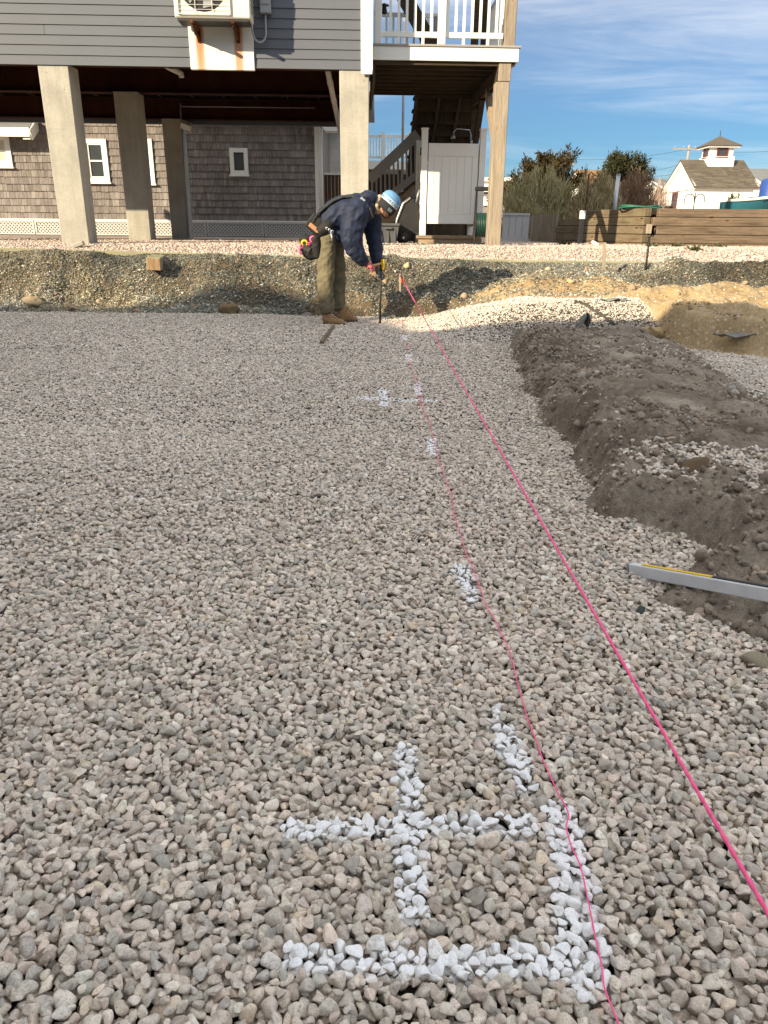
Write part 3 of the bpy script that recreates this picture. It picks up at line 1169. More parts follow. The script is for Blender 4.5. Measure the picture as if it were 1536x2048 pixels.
def mat_rust(name='rust_stained_panel'):
    """white panel with rust runs below two brackets (x positions on the panel itself)"""
    m, nt, b = mat_new(name)
    t = N(nt, 'ShaderNodeTexCoord')
    sp = N(nt, 'ShaderNodeSeparateXYZ'); L(nt, t.outputs['Generated'], sp.inputs[0])
    wv = noise(nt, 1.0, 4, .6, coords(nt, 'Generated', (26, 1, 1.2)))
    tot = None
    for x0 in (.17, .77):
        d = mth(nt, 'ABSOLUTE', mth(nt, 'SUBTRACT', sp.outputs['X'], x0))
        a = ramp(nt, d, [(.02, 1.0), (.045, .85), (.085, 0.0)])
        a = mth(nt, 'MULTIPLY', a, ramp(nt, sp.outputs['Z'], [(0.0, .8), (.5, 1.0), (.92, 1.0)]))
        tot = a if tot is None else mth(nt, 'MAXIMUM', tot, a)
    fac = mth(nt, 'MULTIPLY', tot, ramp(nt, wv, [(.3, .8), (.6, 1.0)]), True)
    c = mixc(nt, fac, (.80, .78, .70), (.50, .145, .008))
    c = mixc(nt, ramp(nt, mth(nt, 'MULTIPLY', fac, wv), [(.42, 0.0), (.62, .8)]), c, (.16, .06, .02))
    L(nt, c, b.inputs['Base Color'])
    b.inputs['Roughness'].default_value = .6
    return m


M['rust_panel'] = mat_rust()
M['rust'] = soil('rusty_steel', [(.3, (.045, .016, .008)), (.55, (.11, .04, .018)), (.75, (.19, .075, .03))], 8, 60, .3)
M['beam_steel'] = soil('primer_red_steel', [(.3, (.03, .010, .007)), (.7, (.06, .02, .012))], 3, 30, .15)
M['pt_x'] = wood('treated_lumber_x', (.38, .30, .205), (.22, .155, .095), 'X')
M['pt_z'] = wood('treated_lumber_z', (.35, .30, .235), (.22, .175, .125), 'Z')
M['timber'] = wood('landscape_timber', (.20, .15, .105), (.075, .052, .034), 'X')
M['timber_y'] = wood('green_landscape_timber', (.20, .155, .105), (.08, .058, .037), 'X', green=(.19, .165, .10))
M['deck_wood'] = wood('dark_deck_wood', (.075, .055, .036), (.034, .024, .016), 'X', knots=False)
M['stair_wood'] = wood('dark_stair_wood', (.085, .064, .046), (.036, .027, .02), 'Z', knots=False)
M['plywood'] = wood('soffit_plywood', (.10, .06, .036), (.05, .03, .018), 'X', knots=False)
M['lattice'] = simple('white_lattice', (.52, .51, .49), .6, 0, .05, 4)
M['stair_paint'] = simple('grey_stair_paint', (.32, .30, .28), .6, 0, .08, 4)

shade_house()

# ------------------------------------------------------------------ raised house
HA = math.radians(2.2)
HU = Vector((math.cos(HA), math.sin(HA), 0))      # along the facade, to the right
HV = Vector((-math.sin(HA), math.cos(HA), 0))     # into the house
UZ = Vector((0, 0, 1))
HO = Vector((-.23, 12.45, 0))                     # right front corner of the house on plan


def H(u, v, z):
    return HO + HU * u + HV * v + UZ * z


def hbox(m, u0, u1, v0, v1, z0, z1, bev=0.0):
    R = Matrix((HU, HV, UZ)).transposed()
    m.box(H((u0 + u1) / 2, (v0 + v1) / 2, (z0 + z1) / 2), (u1 - u0, v1 - v0, z1 - z0), R, bev)
    return m


ZF = 3.25        # underside of the facade
HW, HD = 9.45, 6.95
house = thing('raised_house', H(-5, 0, .84), 'grey sided house raised on tall square concrete columns', 'house')
wm_ = MB()
hbox(wm_, -HW, -.02, .03, .12, ZF + .04, 6.6); hbox(wm_, -HW, -.02, HD - .1, HD, ZF + .04, 6.6)
hbox(wm_, -HW, -HW + .1, .121, HD - .101, ZF + .04, 6.6); hbox(wm_, -.12, -.02, .121, HD - .101, ZF + .04, 6.6)
wall = wm_.build('wall', M['siding'], house)
SE = .1245
for i in range(27):
    z0 = ZF + i * SE
    m = MB()
    # one lap of siding, its lower edge proud of the lap beneath
    segs = [(-HW + .0, -.16)]
    if i in (3, 9, 15, 21):
        segs = [(-HW, -4.62), (-4.615, -.16)]
    if i < 7:
        segs = [(-HW, -2.605), (-1.685, -.16)] if i != 3 else [(-HW, -4.62), (-4.615, -2.605), (-1.685, -.16)]
    for (a, b) in segs:
        prof = [(-.017, 0), (-.002, SE + .004), (.025, SE + .004), (.025, 0)]
        m.prism([H(a, p, z0 + q) for p, q in prof], HU * (b - a))
    m.build('siding_board', M['siding'], wall)
hbox(MB(), -.16, .01, -.034, .11, ZF - .035, 6.6, .004).build('corner_trim', M['white'], house)
hbox(MB(), -.155, -.0, -.05, -.035, ZF - .06, ZF - .01, .002).build('corner_trim', M['white'], house)
panel = hbox(MB(), -2.60, -1.69, -.045, .02, ZF - .035, ZF + .83, .004).build('bracket_board', M['rust_panel'], house)
# roof
m = MB()
m.prism([H(-HW - .3, -.35, 6.5), H(-HW - .3, HD / 2, 8.6), H(-HW - .3, HD + .35, 6.5), H(-HW - .3, HD / 2, 8.4)], HU * (HW + .6))
m.build('roof', M['roof_grey'], house)
# underside: joists and plywood
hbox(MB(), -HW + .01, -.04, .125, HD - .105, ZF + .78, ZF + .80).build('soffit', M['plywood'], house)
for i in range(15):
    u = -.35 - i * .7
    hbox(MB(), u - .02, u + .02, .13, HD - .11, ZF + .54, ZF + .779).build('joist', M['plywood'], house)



def i_beam(v, z1, h=.42, w=.22):
    m = MB()
    hbox(m, -HW + .05, -.06, v - .006, v + .006, z1 - h + .012, z1 - .012)
    hbox(m, -HW + .05, -.06, v - w / 2, v + w / 2, z1 - h, z1 - h + .014)
    hbox(m, -HW + .05, -.06, v - w / 2, v + w / 2, z1 - .014, z1)
    return m.build('steel_beam', M['beam_steel'], house)


CW = .43
for v in (3.17, 6.72):
    i_beam(v, ZF + .535)
i_beam(.24, ZF + .535, .5)


def column(u, v, z1, zj, w=CW):
    m = MB()
    z0 = .6
    t0 = .018
    R = Matrix((HU, HV, UZ)).transposed()
    def ring(z, hw):
        return [H(u + a * hw, v + b * hw, z) for a, b in ((-1, -1), (1, -1), (1, 1), (-1, 1))]
    rings = [ring(z0, w / 2 * .96), ring(zj - .008, w / 2 * .985), ring(zj, w / 2 * .975), ring(zj + .008, w / 2 * .99), ring(z1, w / 2)]
    vs = [p for rg in rings for p in rg]
    fs = [(0, 1, 2, 3), (16, 17, 18, 19)]
    for i in range(4):
        for k in range(4):
            fs.append((i * 4 + k, i * 4 + (k + 1) % 4, (i + 1) * 4 + (k + 1) % 4, (i + 1) * 4 + k))
    m.add(vs, fs)
    o = m.build('column', M['concrete'], house)
    md = o.modifiers.new('edge', 'BEVEL'); md.width = .014; md.segments = 2; md.limit_method = 'ANGLE'
    return o


# rows of columns under the front, the middle and the back
for u in (-9.15, -4.57, -.26):
    column(u, .22, ZF + .02, 2.42)
for u in (-9.15, -4.37):
    column(u, 3.17, ZF + .114, 2.42)
for u in (-9.15, -4.36):
    column(u, 6.72, ZF + .114, 2.42)
column(-.3, 6.72, ZF + .114, 2.42)
# pvc drain below the floor, with its couplings
pa, pb = at(655, 138, 12.75), at(680, 262, 16.4)
part('drain_pipe', M['pvc'], house, lambda m: (m.tube([pa, pb], .043, 10), m.tube([pa.lerp(pb, .16), pa.lerp(pb, .2)], .05, 10), m.tube([pa.lerp(pb, .42), pa.lerp(pb, .46)], .05, 10)))
pa, pb = at(330, 131, 12.6), at(362, 147, 13.1)
part('drain_pipe', M['pvc'], house, lambda m: (m.tube([pa, pb], .04, 10), m.tube([pb, pb + Vector((0, .02, -.05))], .04, 10)))
# thin conduit on the rear beam and down the rear column
c0, c1, c2 = at(361, 213, 18.8), at(630, 216, 18.8), at(376, 474, 18.8)
part('conduit', M['conduit'], house, lambda m: (m.tube([c0, c1], .012, 6), m.tube([c0 + UZ * .06, c2], .02, 6)))
# security light under the rear beam
part('flood_light', M['white'], house, lambda m: m.box(at(372, 251, 18.5), (.22, .2, .12), Euler((.5, .3, .3)).to_matrix(), .01))


# ------------------------------------------------------------------ heat pump on the wall
def heat_pump():
    base = H(-2.15, -.3, ZF + .44)
    t = thing('heat_pump', base, 'cream outdoor heat pump unit on rusty wall brackets', 'heat pump')
    u0, u1, v0, v1, z0, z1 = -2.68, -1.66, -.50, -.14, ZF + .50, ZF + 1.22
    M['cream'] = simple('cream_steel', (.74, .70, .60), .5, 0, .04, 3)
    hbox(MB(), u0, u1, v0, v1, z0, z1, .015).build('cabinet', M['cream'], t)
    hbox(MB(), u0 + .03, u1 - .03, v0 + .02, v1 - .02, z0 - .03, z0 - .001).build('base_pan', M['dark_metal'], t)
    # fan opening with ring and bars
    fc = H(u0 + .40, v0, z0 + .38)
    fr = .31
    m = MB()
    ring = []
    for k in range(28):
        a = 2 * math.pi * k / 28
        ring.append(fc + HU * math.cos(a) * fr + UZ * math.sin(a) * fr - HV * .004)
    m.add(ring, [tuple(range(28))])
    grille = m.build('fan_opening', M['black'], t)
    for k in range(5):
        m = MB()
        a0 = 2 * math.pi * k / 5
        pts = [fc - HV * .010 + HU * math.cos(a0 + s) * r_ + UZ * math.sin(a0 + s) * r_ for s, r_ in ((0, .05), (-.35, .27), (.25, .28), (.5, .06))]
        m.prism(pts, -HV * .004)
        m.build('fan_blade', M['conduit'], t)
    m = MB()
    for i in range(1, 13):
        zz_ = z0 + .04 + i * .054
        m.beam(H(u0 + .06, v0 - .02, zz_), H(u0 + .74, v0 - .02, zz_), .006, .004)
    for i in range(4):
        uu = u0 + .06 + i * .2266
        m.beam(H(uu, v0 - .025, z0 + .04), H(uu, v0 - .025, z0 + .72), .006, .006)
    hbox(m, u0 + .05, u0 + .75, v0 - .03, v0 - .018, z0 + .035, z0 + .047)
    hbox(m, u0 + .05, u0 + .75, v0 - .03, v0 - .018, z0 + .71, z0 + .722)
    hbox(m, u0 + .044, u0 + .056, v0 - .03, v0 - .002, z0 + .035, z0 + .722)
    hbox(m, u0 + .744, u0 + .756, v0 - .03, v0 - .002, z0 + .035, z0 + .722)
    m.build('fan_guard', M['cream'], t)
    hbox(MB(), u0 + .79, u1 - .02, v0 - .012, v0 - .001, z0 + .30, z1 - .03, .004).build('service_panel', M['cream'], t)
    hbox(MB(), u0 + .86, u0 + 1.02, v0 - .016, v0 - .0125, z0 + .42, z0 + .62, .002).build('name_plate', M['white'], t)
    # louvred right side
    for i in range(9):
        z_ = z0 + .1 + i * .06
        hbox(MB(), u1 + .001, u1 + .012, v0 + .05, v1 - .05, z_, z_ + .03).build('side_louvre', M['conduit'], t)
    for u in (-2.45, -1.90):
        m = MB()
        m.beam(H(u, -.045, z0 - .05), H(u, -.56, z0 - .05), .04, .035)
        m.beam(H(u, -.052, z0 - .17), H(u, -.46, z0 - .07), .03, .03)
        m.beam(H(u, -.055, z0 - .2), H(u, -.055, z0 - .03), .045, .02, HV)
        m.build('bracket', M['rust'], t)
    return t


heat_pump()
sw = thing('disconnect_box', H(-1.48, -.02, 4.1), 'grey electrical disconnect box on siding beside heat pump', 'electrical box')
hbox(MB(), -1.57, -1.42, -.12, -.018, ZF + .66, ZF + 1.0, .008).build('box', M['conduit'], sw)
hbox(MB(), -1.555, -1.435, -.135, -.121, ZF + .76, ZF + .97, .006).build('cover', M['conduit'], sw)
pts = [H(-1.5, -.07, ZF + .66)]
for k in range(13):
    a = math.pi * k / 12
    pts.append(H(-1.59 + .09 * math.cos(a), -.09 - .006 * k, ZF + .42 - .12 * math.sin(a)))
pts.append(H(-1.70, -.2, ZF + .52)); pts.append(H(-1.66, -.28, ZF + .66))
part('whip_conduit', M['conduit'], sw, lambda m: m.tube(pts, .013, 8))

# ------------------------------------------------------------------ deck beside the house
DZ, DV, DB = 3.68, .5, 3.4      # top of deck, front face, back
DU0, DU1 = -.0, 2.22
deck = thing('raised_deck', H(1.1, 1.5, .84), 'high wooden deck with white railing on a tall bare post', 'deck')
hbox(MB(), DU0 + .02, DU1, DV - .03, DV, DZ - .21, DZ - .03, .003).build('fascia_board', M['white'], deck)
hbox(MB(), DU1 - .028, DU1 + .002, DV + .002, DB, DZ - .21, DZ - .03, .003).build('fascia_board', M['white'], deck)
nb_ = 21
for i in range(nb_):
    v = DV - .05 + i * .1405
    hbox(MB(), DU0 + .02, DU1 + .03, v, v + .134, DZ - .028, DZ, .003).build('deck_board', M['stair_paint'], deck)
for i in range(9):
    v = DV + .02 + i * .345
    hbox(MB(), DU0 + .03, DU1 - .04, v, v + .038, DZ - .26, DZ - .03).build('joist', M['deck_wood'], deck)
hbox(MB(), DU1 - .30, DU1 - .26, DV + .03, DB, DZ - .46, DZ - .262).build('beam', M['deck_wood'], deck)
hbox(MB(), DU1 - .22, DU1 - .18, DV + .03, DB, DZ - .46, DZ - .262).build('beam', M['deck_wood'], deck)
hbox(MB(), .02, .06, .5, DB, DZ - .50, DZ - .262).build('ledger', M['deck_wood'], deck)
post_u = DU1 - .24
o = hbox(MB(), -.085, .085, -.085, .085, .6, DZ - .47, .008)
def post(u, v, z0, z1, w, mat, name='post', parent=deck):
    return hbox(MB(), u - w / 2, u + w / 2, v - w / 2, v + w / 2, z0, z1, .008).build(name, mat, parent)
post(post_u + .03, DV + .12, .6, DZ - .47, .215, M['pt_z'])
post(post_u + .05, DV + .10, DZ - .465, DZ - .215, .19, M['pt_z'])
post(post_u + .10, DV + .10, DZ + .001, 6.2, .165, M['pt_z'])
post(post_u + .0, DB - .2, .6, DZ - .47, .15, M['deck_wood'])
m = MB(); m.beam(H(post_u + .0, DV + .22, 2.35), H(post_u - .02, DV + 1.1, DZ - .44), .09, .14)
m.build('brace', M['pt_x'], deck)
m = MB(); m.beam(H(post_u - .02, DB - .3, 2.2), H(post_u - .02, DB - 1.2, DZ - .44), .09, .14)
m.build('brace', M['deck_wood'], deck)
# railing
RZ0, RZ1 = DZ + .10, DZ + .98
rail = hbox(MB(), .12, post_u - .0, DV + .03, DV + .07, RZ1, RZ1 + .07, .006).build('top_rail', M['rail_white'], deck)
hbox(MB(), .12, post_u - .0, DV + .03, DV + .07, RZ0, RZ0 + .075, .006).build('bottom_rail', M['rail_white'], deck)
post(.10, DV + .06, DZ + .001, RZ1 + .1, .11, M['rail_white'], 'railing_post')
post(1.05, DV + .03, DZ + .001, RZ1 + .15, .115, M['rail_white'], 'railing_post')
bal = hbox(MB(), -.019, .019, -.019, .019, RZ0 + .07, RZ1 + .004)
for i in range(14):
    u = .285 + i * .122
    if abs(u - 1.05) < .075:
        continue
    hbox(MB(), u - .019, u + .019, DV + .031, DV + .069, RZ0 + .072, RZ1 + .004).build('baluster', M['rail_white'], deck)
    if i in (1, 4, 9, 12):
        hbox(MB(), u - .02, u + .02, DV + .031, DV + .069, DZ + .001, RZ0 + .002).build('rail_foot', M['rail_white'], deck)
# right hand run of railing, going back
hbox(MB(), DU1 - .10, DU1 - .06, DV + .2, DB - .1, RZ1, RZ1 + .07, .006).build('top_rail', M['rail_white'], deck)
hbox(MB(), DU1 - .10, DU1 - .06, DV + .2, DB - .1, RZ0, RZ0 + .075, .006).build('bottom_rail', M['rail_white'], deck)
for i in range(19):
    v = DV + .27 + i * .135
    hbox(MB(), DU1 - .099, DU1 - .061, v - .019, v + .019, RZ0 + .072, RZ1 + .004).build('baluster', M['rail_white'], deck)
# rear run of railing, in the shade of the house
hbox(MB(), .1, 1.25, DB - .12, DB - .08, RZ1, RZ1 + .07, .006).build('top_rail', M['rail_white'], deck)
hbox(MB(), .1, 1.25, DB - .12, DB - .08, RZ0 + .35, RZ0 + .42, .006).build('bottom_rail', M['rail_white'], deck)
for i in range(9):
    u = .2 + i * .125
    hbox(MB(), u - .019, u + .019, DB - .119, DB - .081, DZ + .02, RZ1 + .004).build('baluster', M['rail_white'], deck)
post(1.25, DB - .1, DZ + .001, RZ1 + .02, .13, M['stair_paint'], 'railing_post')
post(1.85, DV + 2.2, DZ + .001, 6.2, .12, M['deck_wood'], 'roof_post')
post(2.08, DV + 2.6, DZ + .001, 6.2, .12, M['deck_wood'], 'roof_post')
# a dark stair string rising to the upper floor
m = MB(); m.beam(H(.25, DB - .4, DZ + 1.75), H(1.45, DB - .4, DZ + .02), .05, .26)
m.build('upper_stair_string', M['deck_wood'], deck)
lam = MB(); lam.lathe(H(.22, DV + .9, DZ + .60), [(.0, .14), (.075, .11), (.08, .1), (.03, .09), (.05, .0), (.0, -.02)], 10)
lam.build('post_lamp', M['dark_metal'], deck)

# ------------------------------------------------------------------ stair behind the shower
stair = thing('wooden_stair', H(1.6, 4.5, .84), 'dark wooden stair with grey railing under the deck', 'staircase')
s0, s1 = H(.92, DB + .02, DZ - .12), H(.92, DB + 3.5, 1.55)
dz_ = (s1.z - s0.z); 
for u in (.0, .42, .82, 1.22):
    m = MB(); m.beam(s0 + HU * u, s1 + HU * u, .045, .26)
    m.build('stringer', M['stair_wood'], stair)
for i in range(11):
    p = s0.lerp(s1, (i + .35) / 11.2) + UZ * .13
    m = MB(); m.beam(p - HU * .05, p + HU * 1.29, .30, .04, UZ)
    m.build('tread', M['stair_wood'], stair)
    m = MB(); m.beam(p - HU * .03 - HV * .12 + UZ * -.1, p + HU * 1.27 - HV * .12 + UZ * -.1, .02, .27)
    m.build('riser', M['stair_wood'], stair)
# lower landing and flight running down to the left
LZ = 1.58
hbox(MB(), .55, 2.3, DB + 2.6, DB + 4.2, LZ - .2, LZ, .01).build('landing', M['stair_wood'], stair)
for u in (.6, 2.2):
    hbox(MB(), u - .06, u + .06, DB + 2.65, DB + 2.77, .7, LZ - .2).build('post', M['stair_wood'], stair)
f0, f1 = at(836, 268, 16.2), at(738, 360, 16.2)
m = MB(); m.beam(f0, f1, .05, .19); m.build('handrail', M['stair_paint'], stair)
g0, g1 = at(836, 348, 16.2), at(752, 412, 16.2)
m = MB(); m.beam(g0, g1, .05, .13); m.build('bottom_rail', M['stair_paint'], stair)
for i in range(11):
    x = 744 + i * 8.6
    a = at(x, 360 + (x - 738) * (268 - 360) / 98, 16.2); b = at(x + 1, 412 + (x - 752) * (348 - 412) / 84, 16.2)
    m = MB(); m.tube([a, b], .026, 4, True, False); m.build('baluster', M['stair_paint'], stair)
h0, h1 = at(836, 380, 16.4), at(748, 462, 16.4)
m = MB(); m.beam(h0, h1, .05, .28); m.build('stringer', M['pt_x'], stair)
for i in range(5):
    p = h0.lerp(h1, i / 5) + UZ * .1
    m = MB(); m.box(p + HV * .5, (.28, 1.0, .04)); m.build('tread', M['stair_wood'], stair)
# back wall of the store under the stair
hbox(MB(), .3, 2.4, DB + 2.2, DB + 2.24, .7, LZ - .22).build('store_panel', M['stair_wood'], stair)

# ------------------------------------------------------------------ outdoor shower
SV = 1.95
shower = thing('outdoor_shower', H(1.3, SV, .82), 'white vinyl outdoor shower enclosure standing under the deck', 'shower')
su0, su1 = at(845, 470, 14.4), at(958, 470, 14.4)
U0 = (su0 - HO).dot(HU); U1 = (su1 - HO).dot(HU)
hbox(MB(), U0 - .10, U1 + .06, SV - .13, SV + 1.3, .94, .99, .004).build('platform_deck', M['pt_x'], shower)
hbox(MB(), U0 - .06, U1 + .05, SV - .10, SV - .05, .70, .938, .003).build('platform_skirt', M['pt_x'], shower)
hbox(MB(), U0 - .06, U0 - .01, SV - .048, SV + 1.25, .70, .938, .003).build('platform_skirt', M['pt_x'], shower)
for u in (U0, U1):
    for v in (SV, SV + 1.15):
        hbox(MB(), u - .055, u + .055, v - .055, v + .055, .992, 2.70 if v == SV else 2.62, .006).build('post', M['white_vinyl'], shower)
        hbox(MB(), u - .064, u + .064, v - .064, v + .064, (2.70 if v == SV else 2.62) + .001, (2.70 if v == SV else 2.62) + .03, .008).build('post_cap', M['white_vinyl'], shower)
pz0, pz1 = 1.19, 2.49
door = hbox(MB(), U0 + .075, U1 - .075, SV - .02, SV + .015, pz0, pz1, .003).build('door', M['white_vinyl'], shower)
hbox(MB(), U0 + .07, U1 - .07, SV - .034, SV - .0201, pz1 - .2, pz1 + .002, .004).build('door_rail', M['white_vinyl'], door)
hbox(MB(), U0 + .07, U1 - .07, SV - .034, SV - .0201, pz0 - .002, pz0 + .15, .004).build('door_rail', M['white_vinyl'], door)
hbox(MB(), U0 + .07, U0 + .17, SV - .034, SV - .0201, pz0 + .151, pz1 - .201, .004).build('door_stile', M['white_vinyl'], door)
hbox(MB(), U1 - .17, U1 - .07, SV - .034, SV - .0201, pz0 + .151, pz1 - .201, .004).build('door_stile', M['white_vinyl'], door)
pw = (U1 - U0 - .35) / 5
for i in range(5):
    a = U0 + .175 + i * pw
    hbox(MB(), a + .003, a + pw - .003, SV - .027, SV - .0201, pz0 + .152, pz1 - .202, .003).build('door_board', M['white_vinyl'], door)
for u in (U0, U1):
    hbox(MB(), u - .015, u + .015, SV + .06, SV + 1.09, 1.15, 2.45).build('side_panel', M['white_vinyl'], shower)
hbox(MB(), U0 + .06, U1 - .06, SV + 1.13, SV + 1.16, 1.35, 2.3).build('back_panel', M['white_vinyl'], shower)
for i in range(4):
    u = U0 + .32 + i * .15
    hbox(MB(), u, u + .09, SV + 1.14, SV + 1.2, .95, 1.34).build('back_stud', M['pt_z'], shower)
for z_ in (1.25, 1.75, 2.3):
    hbox(MB(), U0 - .075, U0 - .056, SV - .05, SV - .01, z_, z_ + .12, .003).build('hinge', M['dark_metal'], shower)
pts = [H(U1 - .09, SV + .9, 2.2), H(U1 - .09, SV + .9, 2.72), H(U1 - .12, SV + .88, 2.80), H(U1 - .36, SV + .8, 2.815), H(U1 - .42, SV + .78, 2.77), H(U1 - .43, SV + .78, 2.70)]
part('shower_pipe', M['metal'], shower, lambda m: m.tube(pts, .012, 8))
part('shower_head', M['metal'], shower, lambda m: m.lathe(pts[-1], [(.012, .02), (.03, -.01), (.05, -.05), (.0, -.055)], 12))
# ------------------------------------------------------------------ shingled and lapped walls
def shingles(o, u, n, width, z0, z1, expo, mat, parent, holes=(), wmin=.09, wmax=.19, top=None, seed=1, slope=None, name='shingles', proud=.014):
    """courses of separate shingles on a plane; o = lower left corner, u = along, n = outward, slope = up vector"""
    r = random.Random(seed)
    up = slope if slope is not None else Vector((0, 0, 1))
    m = MB()
    h = z1 - z0
    nrow = int(math.ceil(h / expo))
    for i in range(nrow):
        b = i * expo
        t = min(h, b + expo * 1.02)
        x = -r.uniform(0, wmax)
        while x < width:
            w = r.uniform(wmin, wmax)
            a0, a1 = max(0, x), min(width, x + w - .006)
            x += w
            if a1 - a0 < .02:
                continue
            mid = (a0 + a1) / 2
            if any(hx0 < mid < hx1 and hz0 < b + expo * .5 < hz1 for hx0, hx1, hz0, hz1 in holes):
                continue
            if top is not None and b > top(mid) - expo * .3:
                continue
            dj = r.uniform(-.005, .005)
            pr = proud * r.uniform(.8, 1.25)
            P = o + u * a0 + up * (b + dj)
            q = [P + n * pr, P + u * (a1 - a0) + n * pr, P + u * (a1 - a0) + up * (t - b - dj) + n * .003, P + up * (t - b - dj) + n * .003,
                 P, P + u * (a1 - a0)]
            m.add(q, [(0, 1, 2, 3), (4, 5, 1, 0), (4, 0, 3), (5, 2, 1)])
    s_ = m.build(name, mat, parent, recalc=False)
    s_['kind'] = 'stuff'
    return s_


def window(parent, c, u, n, w, h, frame=.09, mat='white', glass='glass', sash=True, muntin=None):
    """c = centre on the wall face"""
    c = Vector(c)
    m = MB()
    Rm = Matrix((u, -n, UZ)).transposed()
    for sx in (-1, 1):
        m.box(c + u * sx * (w / 2 - frame / 2) + n * .02, (frame, .06, h), Rm)
        m.box(c + UZ * sx * (h / 2 - frame / 2) + n * .02, (w - 2 * frame, .06, frame), Rm)
    wd = m.build('window', M[mat], parent)
    hs = (h - 2 * frame)
    m = MB()
    m.box(c + n * .004, (w - 2 * frame, .012, hs), Rm)
    m.build('pane', M[glass], wd)
    if sash:
        m = MB()
        for sx in (-1, 1):
            m.box(c + u * sx * (w / 2 - frame - .022) + n * .018, (.04, .03, hs), Rm)
        for zz_ in (-hs / 2 + .02, .0, hs / 2 - .02):
            m.box(c + UZ * zz_ + n * .019, (w - 2 * frame - .08, .03, .04), Rm)
        m.build('sash', M[mat], wd)
    m = MB()
    m.box(c - UZ * (h / 2 + .02) + n * .045, (w + .06, .1, .04), Rm)
    m.build('sill', M[mat], wd)
    return wd


X1 = Vector((1, 0, 0)); NY = Vector((0, -1, 0))
M['blind'] = simple('pale_window_blind', (.55, .52, .42), .3, 0, .1, 3, spec=.6)
# ------------------------------------------------------------------ grey shingled cottage behind
CY = 23.0
ctx0, ctx1 = -15.0, at(640, 300, CY).x
cot = thing('shingled_cottage', ((ctx0 + ctx1) / 2, CY, .84), 'weathered grey cedar shingled cottage with white lattice skirt', 'cottage')
bz = 1.27
m = MB(); m.box(((ctx0 + ctx1) / 2, CY + 3.01, 2.6), (ctx1 - ctx0 - .02, 6, 3.4)); m.build('wall', M['h_shingle'], cot)
wins = [(165, 222, 278, 365), (459, 498, 296, 350), (284, 312, 278, 368), (-30, 28, 268, 334)]
holes = []
for (a, b, c, d) in wins:
    p, q = at(a, c, CY), at(b, d, CY)
    holes.append((p.x - ctx0 + .02, q.x - ctx0 - .02, q.z - bz + .02, p.z - bz - .02))
shingles(Vector((ctx0, CY, bz)), X1, NY, ctx1 - ctx0, bz, 4.3, .185, M['shingle_grey'], cot, holes, seed=4, wmin=.07, wmax=.16, proud=.032)
for i, (a, b, c, d) in enumerate(wins):
    p, q = at(a, c, CY), at(b, d, CY)
    window(cot, ((p.x + q.x) / 2, CY - .02, (p.z + q.z) / 2), X1, NY, q.x - p.x, p.z - q.z, .11, 'white', 'blind' if i == 3 else 'glass', i != 1)
p, q = at(176, 285, CY), at(212, 318, CY)
m = MB(); m.box(((p.x + q.x) / 2 + .06, CY - .027, (p.z + q.z) / 2), (.36, .004, .42)); m.build('window_blind', M['blind'], cot)
# corner board, downspout, eave and gutter at the right end
m = MB(); m.box((ctx1 - .07, CY - .025, 2.55), (.15, .06, 3.4)); m.build('corner_board', M['white'], cot)
m = MB(); m.tube([(ctx1 + .06, CY - .1, 3.65), (ctx1 + .03, CY - .08, 3.3), (ctx1 + .03, CY - .08, .95)], .045, 8); m.build('downspout', M['white'], cot)
m = MB(); m.box(((ctx0 + ctx1) / 2 + .35, CY - .2, 4.02), (ctx1 - ctx0 + .7, .5, .05)); m.build('soffit', M['white'], cot)
m = MB(); m.box(((ctx0 + ctx1) / 2 + .35, CY - .46, 4.1), (ctx1 - ctx0 + .7, .03, .2)); m.build('fascia', M['white'], cot)
m = MB(); m.tube([(ctx0, CY - .53, 4.17), (ctx1 + .72, CY - .53, 4.17)], .07, 8); m.build('gutter', M['white'], cot)
m = MB(); m.prism([(ctx0, CY - .5, 4.21), (ctx0, CY + 3, 5.9), (ctx0, CY + 6.5, 4.21)], (ctx1 - ctx0 + .7, 0, 0)); m.build('roof', M['roof_grey'], cot)
# the eave return seen beside the column
e0 = at(652, 262, CY - .5)
m = MB(); m.prism([(e0.x, CY - .75, 3.52), (e0.x + .62, CY - .75, 3.52), (e0.x + .62, CY - .75, 3.70), (e0.x - .1, CY - .75, 4.0), (e0.x - .4, CY - .75, 4.0)], (0, .5, 0)); m.build('eave_return', M['white'], cot)
# projecting wing roof at the left
a, b = at(-40, 262, CY - 1.2), at(30, 264, CY - 1.2)
m = MB()
m.prism([(a.x - 3, CY - .55, a.z), (a.x - 3, CY - .55, a.z + .16), (a.x - 3, CY + .6, a.z + .75), (a.x - 3, CY + .6, a.z + .55)], (b.x - a.x + 3.1, 0, 0)); w_ = m.build('wing_roof', M['roof_grey'], cot)
m = MB()
m.box(((a.x - 3 + b.x) / 2, CY - .57, a.z + .05), (b.x - a.x + 3.2, .03, .22)); m.build('fascia', M['white'], cot)
r0, r1 = Vector((b.x + .12, CY - .56, a.z - .02)), Vector((b.x + .12, CY + .5, a.z + .6))
m = MB(); m.beam(r0, r1, .05, .26); m.build('rake_board', M['white'], cot)
m = MB(); m.beam(r0 + Vector((-.12, 0, -.1)), r1 + Vector((-.12, 0, -.1)), .2, .02); m.build('soffit', M['white'], cot)
